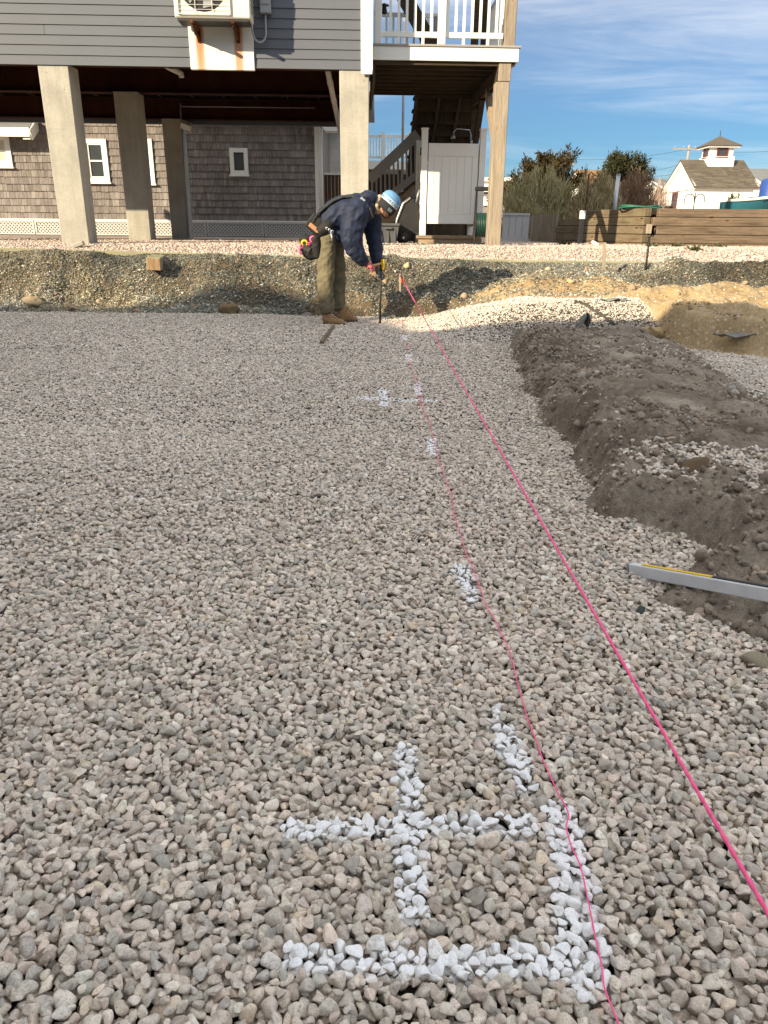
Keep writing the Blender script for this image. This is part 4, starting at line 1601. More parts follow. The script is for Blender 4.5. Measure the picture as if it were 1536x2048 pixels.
# lattice skirt: panels of crossed slats in frames
lz0, lz1 = .86, bz - .02
npan = 8
for i in range(npan):
    x0 = ctx0 + (ctx1 - ctx0) * i / npan + .01; x1 = ctx0 + (ctx1 - ctx0) * (i + 1) / npan - .01
    fr = MB()
    fr.box(((x0 + x1) / 2, CY - .05, lz1 - .025), (x1 - x0, .03, .05)); fr.box(((x0 + x1) / 2, CY - .05, lz0 + .02), (x1 - x0, .03, .04))
    fr.box((x0 + .025, CY - .05, (lz0 + lz1) / 2), (.05, .029, lz1 - lz0 - .1)); fr.box((x1 - .025, CY - .05, (lz0 + lz1) / 2), (.05, .029, lz1 - lz0 - .1))
    lp = fr.build('lattice_panel', M['lattice'], cot)
    m = MB()
    hh = lz1 - lz0
    x = x0 - hh
    while x < x1:
        for sgn in (1, -1):
            xa, xb = (x, x + hh) if sgn > 0 else (x + hh, x)
            za, zb = lz0 + .01, lz1 - .01
            # clip to the frame
            A, B = Vector((xa, CY - .04 + .006 * sgn, za)), Vector((xb, CY - .04 + .006 * sgn, zb))
            t0, t1 = 0.0, 1.0
            d = B - A
            for lim, s_ in ((x0 + .02, 1), (x1 - .02, -1)):
                f0, f1 = (A.x - lim) * s_, (B.x - lim) * s_
                if f0 < 0 and f1 < 0:
                    t0, t1 = 1, 0
                elif f0 < 0:
                    t0 = max(t0, f0 / (f0 - f1))
                elif f1 < 0:
                    t1 = min(t1, f0 / (f0 - f1))
            if t1 > t0 + .02:
                m.beam(A + d * t0, A + d * t1, .006, .036, NY.cross(d.normalized()))
        x += .102
    ls = m.build('slats', M['lattice'], lp, recalc=False); ls['kind'] = 'stuff'
m = MB(); m.box(((ctx0 + ctx1) / 2, CY + .03, 1.05), (ctx1 - ctx0 - .1, .04, .4)); m.build('foundation', M['pit_soil'], cot)
m = MB(); m.box(((ctx0 + ctx1) / 2, CY - .03, bz - .005), (ctx1 - ctx0, .04, .035)); m.build('water_table', M['white'], cot)

# ------------------------------------------------------------------ white shingled house seen past the cottage
WY = 27.0
a, b = at(652, 255, WY), at(690, 348, WY)
wh = thing('white_shingled_house', (a.x + .5, WY, .84), 'white shingled house wall above a brown board fence', 'house')
m = MB(); m.box((a.x + .4, WY + 2, 2.9), (1.6, 3.9, 4.0)); m.build('wall', M['white'], wh)
shingles(Vector((a.x - .3, WY, b.z)), X1, NY, 1.5, b.z, 4.8, .19, M['shingle_white'], wh, seed=9, wmin=.15, wmax=.3)
m = MB(); m.prism([(a.x - .7, WY - .4, 4.8), (a.x - .7, WY + 2, 6.2), (a.x - .7, WY + 4.4, 4.8)], (2.2, 0, 0)); m.build('roof', M['roof_grey'], wh)
a, b = at(640, 350, 24.5), at(700, 470, 24.5)
M['brown_board'] = wood('brown_fence_board', (.11, .065, .035), (.06, .035, .02), 'Z', knots=False)
bf = thing('board_fence', ((a.x + b.x) / 2, 24.5, .84), 'dark brown board fence with white cap beside cottage', 'fence')
nfb = 8
for i in range(nfb):
    w_ = (b.x - a.x) / nfb
    m = MB(); m.box((a.x + (i + .5) * w_, 24.5, (a.z + .84) / 2), (w_ - .012, .03, a.z - .84)); m.build('board', M['brown_board'], bf)
m = MB(); m.box(((a.x + b.x) / 2, 24.48, a.z + .035), (b.x - a.x, .1, .06)); m.build('cap_rail', M['white'], bf)

# ------------------------------------------------------------------ distant deck with white railing
RY = 26.0
a, b = at(738, 272, RY), at(838, 272, RY)
zf_, zt_ = at(780, 322, RY).z, a.z
rd = thing('distant_deck', ((a.x + b.x) / 2, RY, .84), 'distant upper deck with white baluster railing behind the stair', 'deck')
m = MB(); m.box(((a.x + b.x) / 2, RY + 1.2, zf_ - .12), (b.x - a.x + .6, 2.5, .24)); m.build('floor', M['white'], rd)
m = MB(); m.box(((a.x + b.x) / 2, RY, zt_), (b.x - a.x, .05, .06)); m.build('top_rail', M['rail_white'], rd)
m = MB(); m.box(((a.x + b.x) / 2, RY, zf_ + .1), (b.x - a.x, .05, .06)); m.build('bottom_rail', M['rail_white'], rd)
nb2 = 17
for i in range(nb2):
    x = a.x + (b.x - a.x) * (i + .5) / nb2
    m = MB(); m.box((x, RY, (zf_ + .13 + zt_ - .03) / 2), (.035, .035, zt_ - zf_ - .17)); m.build('baluster', M['rail_white'], rd)
for px in (766, 820):
    p = at(px, 265, RY)
    m = MB(); m.box((p.x, RY - .03, (p.z + zf_) / 2), (.12, .11, p.z - zf_)); m.build('railing_post', M['rail_white'], rd)
for px in (742, 800, 834):
    p = at(px, 330, RY)
    m = MB(); m.box((p.x, RY + .4, (zf_ - .24 + .84) / 2), (.12, .12, zf_ - .24 - .84)); m.build('support_post', M['stair_wood'], rd)
m = MB(); m.box(((a.x + b.x) / 2, RY + 2.3, 1.9), (b.x - a.x + .4, .06, 2.0)); m.build('back_wall', M['stair_wood'], rd)
pm = at(807, 183, 21)
fp = thing('steel_mast', (pm.x, 21, .84), 'thin grey steel mast rising behind the deck stair', 'mast')
part('shaft', M['metal'], fp, lambda m: m.tube([(pm.x, 21, .8), (pm.x, 21, 7)], .034, 8))
part('base_collar', M['metal'], fp, lambda m: m.tube([(pm.x, 21, .8), (pm.x, 21, .95)], .06, 8))

# ------------------------------------------------------------------ things stored under the stair
M['bin'] = simple('grey_plastic', (.10, .105, .11), .5, 0, .1, 8)
p = at(776, 492, 14.6)
tote = thing('storage_tote', p, 'grey plastic storage tote on the gravel under the stair', 'tote')
def tote_fn(m):
    z0 = yard_z(np.array([p.x]), np.array([14.6]))[0]
    b0 = [Vector((p.x + sx * .15, 14.6 + sy * .2, z0)) for sx, sy in ((-1, -1), (1, -1), (1, 1), (-1, 1))]
    b1 = [Vector((p.x + sx * .19, 14.6 + sy * .25, z0 + .30)) for sx, sy in ((-1, -1), (1, -1), (1, 1), (-1, 1))]
    m.add(b0 + b1, [(3, 2, 1, 0), (0, 1, 5, 4), (1, 2, 6, 5), (2, 3, 7, 6), (3, 0, 4, 7)])
    for sx in (-.12, 0, .12):
        m.box((p.x + sx, 14.6 - .232, z0 + .15), (.025, .03, .24))
part('body', M['bin'], tote, tote_fn)
part('lid', M['bin'], tote, lambda m: m.box((p.x, 14.6, p.z * 0 + .84 + .325), (.43, .56, .05), None, .015))
part('handle', M['bin'], tote, lambda m: m.box((p.x, 14.6 - .28, .84 + .27), (.14, .03, .04), None, .008))
p = at(818, 490, 15.0)
gr = thing('wheeled_bin', (p.x, 15.0, .84), 'black wheeled cart tipped up under the stair beside shower', 'cart')
def tub(m):
    prof = [(-.28, .10), (-.22, .42), (-.12, .68), (.02, .78), (.16, .62), (.2, .3), (.12, .08)]
    m.prism([(p.x + a, 14.75, .84 + b) for a, b in prof], (0, .55, 0))
part('tub', M['black'], gr, tub)
part('tub_rim', M['metal'], gr, lambda m: m.tube([(p.x - .29, 14.74, .94), (p.x - .235, 14.74, 1.26), (p.x - .13, 14.74, 1.53), (p.x + .0, 14.74, 1.63)], .022, 8))
for dx_ in (-.12, .16):
    w_ = part('wheel', M['black'], gr, lambda m: m.lathe((p.x + dx_, 14.70, .94), [(.0, -.04), (.1, -.04), (.115, 0), (.1, .04), (0, .04)], 18, 'Y'))
    part('hub', M['metal'], w_, lambda m: m.lathe((p.x + dx_, 14.655, .94), [(.0, -.01), (.03, -.01), (.03, .01), (0, .01)], 10, 'Y'))
part('handle_bar', M['metal'], gr, lambda m: m.tube([(p.x + .1, 14.75, 1.55), (p.x + .16, 14.75, 1.78), (p.x + .16, 15.2, 1.78), (p.x + .1, 15.25, 1.55)], .014, 8))
p = at(826, 402, 15.6)
lp = thing('clamp_lamp', p, 'small silver reflector lamp hanging under the stair landing', 'lamp')
part('reflector', M['metal'], lp, lambda m: m.lathe(p, [(.02, .09), (.05, .07), (.085, .02), (.09, -.05), (.086, -.05), (.05, .05), (0, .06)], 16))
part('neck', M['metal'], lp, lambda m: m.tube([p + UZ * .08, p + UZ * .22], .02, 8))
part('shelf_bracket', M['white'], lp, lambda m: m.box(p + Vector((0, .02, -.11)), (.2, .12, .02)))
# hose reel right of the shower
p = at(966, 480, 14.0)
hz_ = float(yard_z(np.array([p.x]), np.array([14.0]))[0])
hr = thing('hose_reel', (p.x, 14.0, hz_), 'black hose reel cart wound with dark green hose', 'hose reel')
M['hose'] = simple('dark_green_hose', (.012, .05, .038), .45, 0, .2, 8)
def coil(m):
    for k in range(9):
        for rr in (.14, .165, .19):
            m.lathe((p.x - .12 + k * .03, 14.0, hz_ + .33), [(rr - .012, -.012), (rr + .012, -.012), (rr + .012, .012), (rr - .012, .012), (rr - .012, -.012)], 22, 'X')
part('hose', M['hose'], hr, coil)
for sx in (-.15, .15):
    part('side_flange', M['black'], hr, lambda m: m.lathe((p.x + sx, 14.0, hz_ + .33), [(.0, -.01), (.2, -.01), (.21, 0), (.2, .01), (0, .01)], 22, 'X'))
part('frame', M['black'], hr, lambda m: [m.tube([(p.x + s_ * .17, 13.75, hz_ + .02), (p.x + s_ * .17, 14.0, hz_ + .33), (p.x + s_ * .13, 14.2, hz_ + .92)], .016, 8) for s_ in (-1, 1)])
part('handle', M['black'], hr, lambda m: m.box((p.x, 14.2, hz_ + .92), (.32, .05, .07), None, .015))
part('foot', M['black'], hr, lambda m: m.box((p.x, 13.76, hz_ + .02), (.4, .06, .04), None, .01))

# ------------------------------------------------------------------ white fence panel, picket and grey fence to the right
FY = 19.0
a, b = at(1006, 430, FY), at(1056, 475, FY)
M['vinyl_shaded'] = simple('shaded_vinyl', (.46, .47, .48), .6, 0, .06, 3)  # white vinyl with its shade put into the grey base colour
pf = thing('vinyl_fence_panel', ((a.x + b.x) / 2, FY, .84), 'plain pale vinyl fence panel in shade behind the deck post', 'fence')
for i in range(4):
    w_ = (b.x - a.x) / 4
    m = MB(); m.box((a.x + (i + .5) * w_, FY, (a.z + .86) / 2), (w_ - .01, .03, a.z - .86)); m.build('board', M['vinyl_shaded'], pf)
m = MB(); m.box(((a.x + b.x) / 2, FY - .02, .9), (b.x - a.x, .05, .1)); m.build('bottom_rail', M['vinyl_shaded'], pf)
m = MB(); m.box(((a.x + b.x) / 2, FY - .02, a.z + .02), (b.x - a.x, .05, .05)); m.build('top_rail', M['vinyl_shaded'], pf)
M['picket'] = wood('grey_picket', (.33, .29, .23), (.17, .14, .11), 'Z', knots=False)
a, b = at(1054, 432, FY + .3), at(1068, 476, FY + .3)
pk = thing('picket_gate', (a.x, FY + .3, .84), 'narrow weathered picket gate between pale panel and board fence', 'gate')
for i in range(3):
    x = a.x + .03 + i * (b.x - a.x) / 2.6
    m = MB(); m.prism([(x, FY + .3, .84), (x + .06, FY + .3, .84), (x + .06, FY + .3, a.z - .05), (x + .03, FY + .3, a.z + .03), (x, FY + .3, a.z - .05)], (0, .02, 0)); m.build('picket', M['picket'], pk)
for zz_ in (1.0, 1.3):
    m = MB(); m.box(((a.x + b.x) / 2, FY + .33, zz_), (b.x - a.x + .1, .03, .06)); m.build('rail', M['picket'], pk)
a, b = at(1068, 434, FY + .2), at(1112, 478, 18.2)
gf = thing('grey_board_fence', ((a.x + b.x) / 2, FY, .84), 'weathered grey board fence running up to the timber wall', 'fence')
for i in range(7):
    t = (i + .5) / 7
    P = Vector((a.x + (b.x - a.x) * t, FY + .2 - 1.0 * t, .84))
    m = MB(); m.beam(P - Vector((.07, -.1, 0)) * .5 + UZ * .3, P + Vector((.07, -.1, 0)) * .5 + UZ * .3, .025, .62); m.build('board', M['picket'], gf)

# ------------------------------------------------------------------ timber retaining wall
tw = thing('timber_retaining_wall', (6.5, 14.5, .82), 'low retaining wall of stacked landscape timbers with knots', 'retaining wall')
tz0, th = .74, .148
c1 = at(1300, 495, 14.5).x
xr_ = 10.5
rows = 5
Lend = at(1112, 490, 18.0)
LU = (Vector((Lend.x, 18.0, 0)) - Vector((c1, 14.5, 0))).normalized()
llen = (Vector((Lend.x, 18.0, 0)) - Vector((c1, 14.5, 0))).length
for i in range(rows):
    z_ = tz0 + i * th + th / 2
    a0 = c1 + (-.03 if i % 2 else .05) + i * .004
    split = c1 + (2.9 if i % 2 else 4.1)
    for (xa, xb) in ((a0, split), (split + .006, xr_)):
        o = bpy.data.objects.new('timber', None)
        m = MB(); m.box((0, 0, 0), (xb - xa, .15, th - .006), None, .010)
        o = m.build('timber', M['timber'], None); o.location = ((xa + xb) / 2, 14.5 + .004 * random.uniform(-1, 1) + i * .004, z_); par(o, tw)
    ll = llen if i < rows - 1 else llen * .62
    ll = ll - .12 * (i % 2)
    m = MB(); m.box((0, 0, 0), (ll - .2, .15, th - .006), None, .010)
    o = m.build('timber', M['timber_y'], None)
    o.location = Vector((c1, 14.5, z_)) + LU * (ll / 2 + .09) + Vector((0, 0, .002 * i))
    o.rotation_euler = (0, 0, math.atan2(LU.y, LU.x)); par(o, tw)
for (px, yy) in ((1206, 14.62), (1300, 14.47)):
    pass
for (px, py, Y_) in ((1298, 458, 14.36), (1291, 497, 14.34)):
    q = at(px, py, Y_)
    m = MB(); m.box((0, 0, 0), (.1, .03, .16), None, .006); o = m.build('timber_end', M['pt_z'], None); o.location = q; par(o, tw)
# earth held behind the wall
m = MB(); m.add([(c1 + .05, 14.56, 1.38), (11, 14.56, 1.40), (11, 40, 1.3), (Lend.x + 1.5, 40, 1.3), (Lend.x + .1, 18.1, 1.25)], [(0, 1, 2, 3, 4)])
m.add([(11, 14.5, .7), (11, 14.56, 1.40), (11, 40, 1.3), (11, 40, .7)], [(0, 1, 2, 3)])
o = m.build('terrace_ground', M['far']); tag(o, 'ground held up behind the timber wall', None, None, 'structure')

# edging timbers at the front of the yard
M['edge_wood'] = wood('weathered_edging', (.33, .31, .21), (.19, .17, .11), 'X', knots=False, green=(.24, .25, .13))
ed = thing('yard_edging', (0, 11.42, .7), 'line of grey weathered edging timbers along the front of the yard', 'edging')
xe = [-6.6, -4.2, -1.8, .6, 3.0, 5.4, 7.6]
for a0, a1 in zip(xe[:-1], xe[1:]):
    z0_, z1_ = [float(np.interp(x, [-6, -3.4, -1.2, 1.6, 3.8, 6], [.785, .73, .70, .665, .655, .655])) for x in (a0, a1)]
    m = MB(); m.box((0, 0, 0), (a1 - a0 - .012, .09, .09), None, .012)
    o = m.build('edging_timber', M['edge_wood'], None)
    o.location = ((a0 + a1) / 2, 11.425 + random.uniform(-.01, .01), (z0_ + z1_) / 2 - .018)
    o.rotation_euler = (0, -math.atan2(z1_ - z0_, a1 - a0), 0); par(o, ed)

# ------------------------------------------------------------------ vegetation
def leaf_mat(name, cols, trans=.15):
    m, nt, b = mat_new(name)
    g = N(nt, 'ShaderNodeNewGeometry')
    c = ramp(nt, g.outputs['Random Per Island'], [(i / (len(cols) - 1), c) for i, c in enumerate(cols)])
    L(nt, c, b.inputs['Base Color'])
    b.inputs['Roughness'].default_value = .8
    b.inputs['Specular IOR Level'].default_value = .2
    return m


M['cedar'] = leaf_mat('cedar_foliage', [(.06, .038, .014), (.042, .04, .015), (.085, .05, .018), (.032, .038, .015), (.10, .06, .024)])
M['cedar_dark'] = leaf_mat('dark_cedar_foliage', [(.035, .045, .018), (.05, .05, .022), (.028, .034, .016), (.075, .06, .025)])
M['bush'] = leaf_mat('brown_bush_twigs', [(.42, .32, .18), (.32, .26, .14), (.52, .41, .25), (.38, .33, .18), (.25, .19, .11)])
M['bush_g'] = leaf_mat('olive_bush_twigs', [(.40, .34, .18), (.30, .29, .14), (.50, .42, .25), (.36, .34, .18)])
M['twig_r'] = leaf_mat('reddish_twigs', [(.30, .19, .12), (.22, .13, .085), (.38, .26, .17)])
M['twig_pale'] = leaf_mat('pale_twigs', [(.42, .30, .24), (.5, .38, .3), (.33, .22, .17)])
M['bark'] = simple('bark', (.10, .075, .055), .9, 0, .3, 12, .5, 40)
M['weed'] = leaf_mat('weed_leaves', [(.06, .075, .03), (.09, .10, .04), (.12, .10, .05)])


def blades(P, D, ln, w, r, bend=0.0):
    """thin three-sided-looking leaves: two crossed triangles-quads per blade. P base (n,3), D direction (n,3)"""
    n = len(P)
    D = D / np.linalg.norm(D, axis=1)[:, None]
    s = np.cross(D, r.normal(size=(n, 3)))
    s /= np.linalg.norm(s, axis=1)[:, None] + 1e-9
    t = P + D * ln[:, None]
    mid = P + D * (ln * .5)[:, None] + s * 0
    q = np.cross(D, s)
    V_ = np.stack([P, mid + s * w[:, None], t, mid - s * w[:, None] + q * (w * .6)[:, None]], 1).reshape(-1, 3)
    F_ = np.arange(4 * n).reshape(-1, 4)
    return V_, F_


def cedar(name, px, top_py, base, Y_, w, mat, label, seed, lean=0.0):
    r = np.random.default_rng(seed)
    top = at(px, top_py, Y_)
    bx_, bz_ = top.x, base
    h = top.z - base
    t = thing(name, (bx_, Y_, base), label, 'tree', 'cedars beyond the yard')
    m = MB()
    m.tube([(bx_, Y_, base), (bx_ + .05, Y_, base + h * .4), (bx_ + lean * .5, Y_, base + h * .85)], [.13, .09, .03], 8)
    tr = m.build('trunk', M['bark'], t)
    # limbs, each with sprays of upswept foliage
    VV, FF, off = [], [], 0
    nl = 64
    lm = MB()
    for i in range(nl):
        f = i / nl
        z_ = base + h * (.14 + .80 * f)
        prof = math.sin(math.pi * min(1, (f * .80 + .16))) ** .75
        rad = w / 2 * prof * r.uniform(.65, 1.15)
        az = r.uniform(0, 2 * math.pi)
        d = np.array([math.cos(az), math.sin(az) * .8, r.uniform(.25, .75)])
        p0 = np.array([bx_ + lean * f * .5, Y_, z_ - rad * .25])
        p1 = p0 + d / np.linalg.norm(d[:2]) * rad
        lm.tube([tuple(p0), tuple((p0 + p1) / 2 + [0, 0, -.04 * h * .1]), tuple(p1)], [.03, .02, .008], 5)
        ns = 10
        for k in range(ns):
            tt = r.uniform(.35, 1.05)
            c = p0 + (p1 - p0) * tt + r.normal(0, .07, 3)
            nn = 26
            tip = d + r.normal(0, .5, 3) + np.array([0, 0, .45])
            tip /= np.linalg.norm(tip)
            P_ = c + tip[None] * r.uniform(-.05, .32, nn)[:, None] + r.normal(0, .05, (nn, 3))
            D_ = tip[None] * .9 + r.normal(0, .45, (nn, 3))
            v_, f_ = blades(P_, D_, r.uniform(.09, .19, nn), r.uniform(.012, .03, nn), r)
            VV.append(v_); FF.append(f_ + off); off += len(v_)
    lm.build('limbs', M['bark'], tr)
    cr_ = obj_new('crown', np_mesh('crown', np.concatenate(VV), np.concatenate(FF), mat, False), t)
    return t


def bush(name, px0, px1, top_py, Y_, base, mat, label, seed, n=9000, ln=.34, dome=1.0, cat='bush', thick=.006, group='shrubs beyond the yard'):
    r = np.random.default_rng(seed)
    a, b, tp = at(px0, 440, Y_), at(px1, 440, Y_), at((px0 + px1) / 2, top_py, Y_)
    cx_, w, h = (a.x + b.x) / 2, (b.x - a.x) / 2, tp.z - base
    t = thing(name, (cx_, Y_, base), label, cat, group)
    # stems
    m = MB()
    for i in range(26):
        az = r.uniform(0, 6.28); q = r.uniform(.2, .9)
        e = Vector((cx_ + math.cos(az) * w * q, Y_ + math.sin(az) * w * .6 * q, base + h * (1 - q * q * .6) * .8))
        s_ = Vector((cx_ + math.cos(az) * w * q * .5, Y_ + math.sin(az) * .3 * w * q, base))
        m.tube([s_, s_.lerp(e, .5) + Vector((0, 0, .1)), e], [.02, .014, .006], 5)
    m.build('stems', M['bark'], t)
    lump = r.uniform(0, 6.28, 6)
    az = r.uniform(0, 2 * math.pi, n)
    q = r.random(n) ** .38
    el = np.arcsin(r.random(n))
    sh = 1 + .10 * np.sin(az * 3 + lump[0]) + .08 * np.sin(az * 7 + lump[1] + el * 5) + .07 * np.sin(el * 9 + lump[2] + az * 2)
    P_ = np.stack([cx_ + w * q * sh * np.cos(az) * np.cos(el), Y_ + w * .7 * q * sh * np.sin(az) * np.cos(el), base + h * q * sh * np.sin(el) ** dome], -1)
    out = P_ - np.array([cx_, Y_, base - h * .5])
    out /= np.linalg.norm(out, axis=1)[:, None]
    D_ = out + r.normal(0, .38, (n, 3)) + np.array([0, 0, .35])
    v_, f_ = blades(P_ - D_ * ln * .4, D_, r.uniform(.4, 1.1, n) * ln, r.uniform(.6, 1.6, n) * thick, r)
    obj_new('crown', np_mesh('crown', v_, f_, mat, False), t)
    return t


cedar('cedar_tree', 1078, 322, .8, 30, 3.0, M['cedar'], 'rusty brown cedar tree with flat bushy top near the deck post', 31, .9)
cedar('cedar_tree', 1243, 316, .8, 31, 2.1, M['cedar_dark'], 'dark green cedar tree behind the metal pole', 32, .2)
bush('shrub', 1000, 1165, 348, 25, .8, M['bush_g'], 'large rounded olive brown bush left of the metal pole', 41, 34000, .3, 1.0, 'bush', .009)
bush('shrub', 1130, 1252, 356, 24.2, .8, M['bush'], 'brown twiggy bush behind the timber wall corner', 42, 24000, .3, 1.0, 'bush', .009)
bush('shrub', 1205, 1318, 350, 25.5, .8, M['twig_r'], 'reddish bare bush right of the metal pole', 43, 20000, .36, 1.0, 'bush', .006)
bush('shrub', 1290, 1335, 366, 30, .8, M['twig_pale'], 'pale pinkish bare shrub beside the white shed', 44, 6000, .36, 1.0, 'bush', .006)
bush('shrub', 1436, 1486, 392, 20, 1.2, M['weed'], 'small grey green shrub in front of the white shed', 45, 1800, .22, 1.0, 'bush', .012)

# ------------------------------------------------------------------ white shed with cupola
SY = 45.0
ec = at(1388, 371, SY); er = at(1514, 376, SY); ap = at(1366, 322, SY + 2.5)
sx0, sx1 = ec.x, er.x
eave = (ec.z + er.z) / 2
SD = 5.0
rz_ = ap.z
shed = thing('white_shed', ((sx0 + sx1) / 2, SY + SD / 2, .8), 'small white shingled shed with brown roof and square cupola', 'shed')
m = MB()
m.prism([(sx0 + .12, SY + .1, .8), (sx0 + .12, SY + SD - .1, .8), (sx0 + .12, SY + SD - .1, eave), (sx0 + .12, SY + SD / 2, rz_ - .12), (sx0 + .12, SY + .1, eave)], (sx1 - sx0 - .24, 0, 0))
m.build('wall', M['white'], shed)
shingles(Vector((sx0 + .12, SY + .1, .8)), X1, NY, sx1 - sx0 - .24, .8, eave - .12, .17, M['shingle_white'], shed, seed=12, wmin=.14, wmax=.28)
NXm = Vector((-1, 0, 0))
# lapped gable end, each board its own piece
pitch = (rz_ - eave) / (SD / 2)
nb3 = int((rz_ - .8) / .2)
for i in range(nb3):
    z_ = .8 + i * .2
    half = SD / 2 - .1 if z_ < eave else max(0, (rz_ - z_ - .1) / pitch - .05)
    if half < .15:
        continue
    half2 = SD / 2 - .1 if z_ + .2 < eave else max(0.02, (rz_ - z_ - .3) / pitch - .05)
    yc = SY + SD / 2
    m = MB()
    m.add([(sx0 + .085, yc - half, z_), (sx0 + .085, yc + half, z_), (sx0 + .112, yc + half2, z_ + .2), (sx0 + .112, yc - half2, z_ + .2), (sx0 + .118, yc - half, z_), (sx0 + .118, yc + half, z_)], [(0, 1, 2, 3), (4, 5, 1, 0), (0, 3, 4), (1, 5, 2)])
    m.build('siding_board', M['white'], shed)
m = MB(); m.box((sx0 + .06, SY + SD / 2, eave - .06), (.1, SD, .14)); m.build('belt_board', M['white'], shed)
m = MB(); m.box(((sx0 + sx1) / 2, SY + .02, eave - .07), (sx1 - sx0, .16, .16)); m.build('frieze_board', M['white'], shed)
for sgn in (-1, 1):
    m = MB(); m.beam((sx0 + .03, SY + SD / 2, rz_ - .07), (sx0 + .03, SY + SD / 2 + sgn * (SD / 2 + .12), eave - .07 - pitch * .0 ), .1, .2); m.build('rake_board', M['white'], shed)
    m = MB(); m.beam((sx1 + .03, SY + SD / 2, rz_ - .07), (sx1 + .03, SY + SD / 2 + sgn * (SD / 2 + .12), eave - .07), .1, .2); m.build('rake_board', M['white'], shed)
for sgn in (-1, 1):
    m = MB()
    e_ = Vector((sx0 - .06, SY + SD / 2 + sgn * (SD / 2 + .2), eave - .02)); r_0 = Vector((sx0 - .06, SY + SD / 2, rz_ + .06))
    m.prism([e_, r_0, r_0 - UZ * .06, e_ - UZ * .06], (sx1 - sx0 + .16, 0, 0))
    rf = m.build('roof', M['roof'], shed)
    sv = (r_0 - e_); sl = sv.length; sv.normalize()
    nrm = Vector((0, -sv.z * sgn * -1, abs(sv.y))); nrm = X1.cross(sv) if sgn < 0 else sv.cross(X1)
    if sgn < 0:
        shingles(e_ + nrm * .004, X1, nrm, sx1 - sx0 + .16, 0, sl, .16, M['roof'], rf, seed=13, wmin=.18, wmax=.42, slope=sv, name='roof_shingles', proud=.02)
# window in the gable end
wc0, wc1 = at(1348, 387, SY + 2.4), at(1359, 413, SY + 2.4)
M['mullion_red'] = simple('dark_red_paint', (.10, .035, .03), .5, 0, .1, 4)
window(shed, (sx0 + .07, SY + 2.9, (wc0.z + wc1.z) / 2), Vector((0, -1, 0)), NXm, .8, wc0.z - wc1.z + .15, .13, 'mullion_red')
# cupola on the ridge
cc = at(1436, 300, SY + 2.5)
cw = .62
cx_ = cc.x; cyy = SY + SD / 2
cz0 = rz_ - .75; cz1 = at(1436, 296, SY + 2).z; cap_z = at(1436, 272, SY + 2.5).z
m = MB(); m.box((cx_, cyy, (cz0 + rz_ + .02 + .18) / 2), (1.45, 1.45, rz_ + .2 - cz0), None, .01); m.build('cupola_base', M['white'], shed)
m = MB(); m.box((cx_, cyy, (rz_ + .2 + cz1) / 2), (1.28, 1.28, cz1 - rz_ - .2), None, .01); cup = m.build('cupola', M['white'], shed)
for k in (-1, 1):
    window(cup, (cx_ + (0 if k > 0 else -.66), cyy - (.66 if k > 0 else 0), (rz_ + .3 + cz1) / 2 + .06), X1 if k > 0 else NY, NY if k > 0 else NXm, .62, .72, .09, 'mullion_red', 'glass', True)
m = MB(); m.box((cx_, cyy, cz1 + .05), (1.75, 1.75, .1), None, .01); m.build('cupola_cornice', M['white'], shed)
m = MB()
hw_ = .98
m.add([(cx_ - hw_, cyy - hw_, cz1 + .10), (cx_ + hw_, cyy - hw_, cz1 + .10), (cx_ + hw_, cyy + hw_, cz1 + .10), (cx_ - hw_, cyy + hw_, cz1 + .10), (cx_, cyy, cap_z)], [(0, 1, 4), (1, 2, 4), (2, 3, 4), (3, 0, 4), (3, 2, 1, 0)])
m.build('cupola_roof', M['roof'], shed)
m = MB(); m.tube([(cx_, cyy, cap_z - .05), (cx_, cyy, cap_z + .28)], .018, 6); m.build('finial', M['dark_metal'], shed)


def far_house(name, label, px0, px1, eave_py, ridge_py, Y_, gable_px, roofmat, wallmat='white', depth=8.0):
    a, b = at(px0, eave_py, Y_), at(px1, eave_py, Y_)
    rz2 = at(px0, ridge_py, Y_ + depth / 2).z
    t = thing(name, ((a.x + b.x) / 2, Y_, .8), label, 'house', 'houses beyond the shrubs')
    m = MB(); m.prism([(a.x, Y_, .8), (a.x, Y_ + depth, .8), (a.x, Y_ + depth, a.z), (a.x, Y_ + depth / 2, rz2 - .1), (a.x, Y_, a.z)], (b.x - a.x, 0, 0)); m.build('wall', M[wallmat], t)
    for sgn in (-1, 1):
        m = MB()
        e_ = Vector((a.x - .25, Y_ + depth / 2 + sgn * (depth / 2 + .3), a.z - .1)); r_0 = Vector((a.x - .25, Y_ + depth / 2, rz2 + .08))
        m.prism([e_, r_0, r_0 - UZ * .12, e_ - UZ * .12], (b.x - a.x + .5, 0, 0)); m.build('roof', M[roofmat], t)
        m = MB(); m.beam((a.x - .1, Y_ + depth / 2, rz2 - .14), (a.x - .1, Y_ + depth / 2 + sgn * depth / 2, a.z - .12), .2, .36); m.build('rake_board', M['white'], t)
    return t, a, b


far_house('far_house', 'distant house with orange brown roof between the cedars', 1177, 1262, 372, 342, 62, 0, 'roof_brown', 'shingle_white', 8)
far_house('far_house', 'distant grey roofed house peeking out left of the white shed', 1327, 1352, 376, 359, 68, 0, 'roof_grey', 'shingle_white', 8)
th_, a, b = far_house('far_house', 'pale house with light grey roof at the right picture edge', 1522, 1640, 366, 340, 55, 0, 'roof_grey', 'white', 7)
m = MB(); m.box(((a.x + b.x) / 2, 54.9, a.z - .1), (b.x - a.x + .6, .3, .35)); m.build('fascia', M['white'], th_)
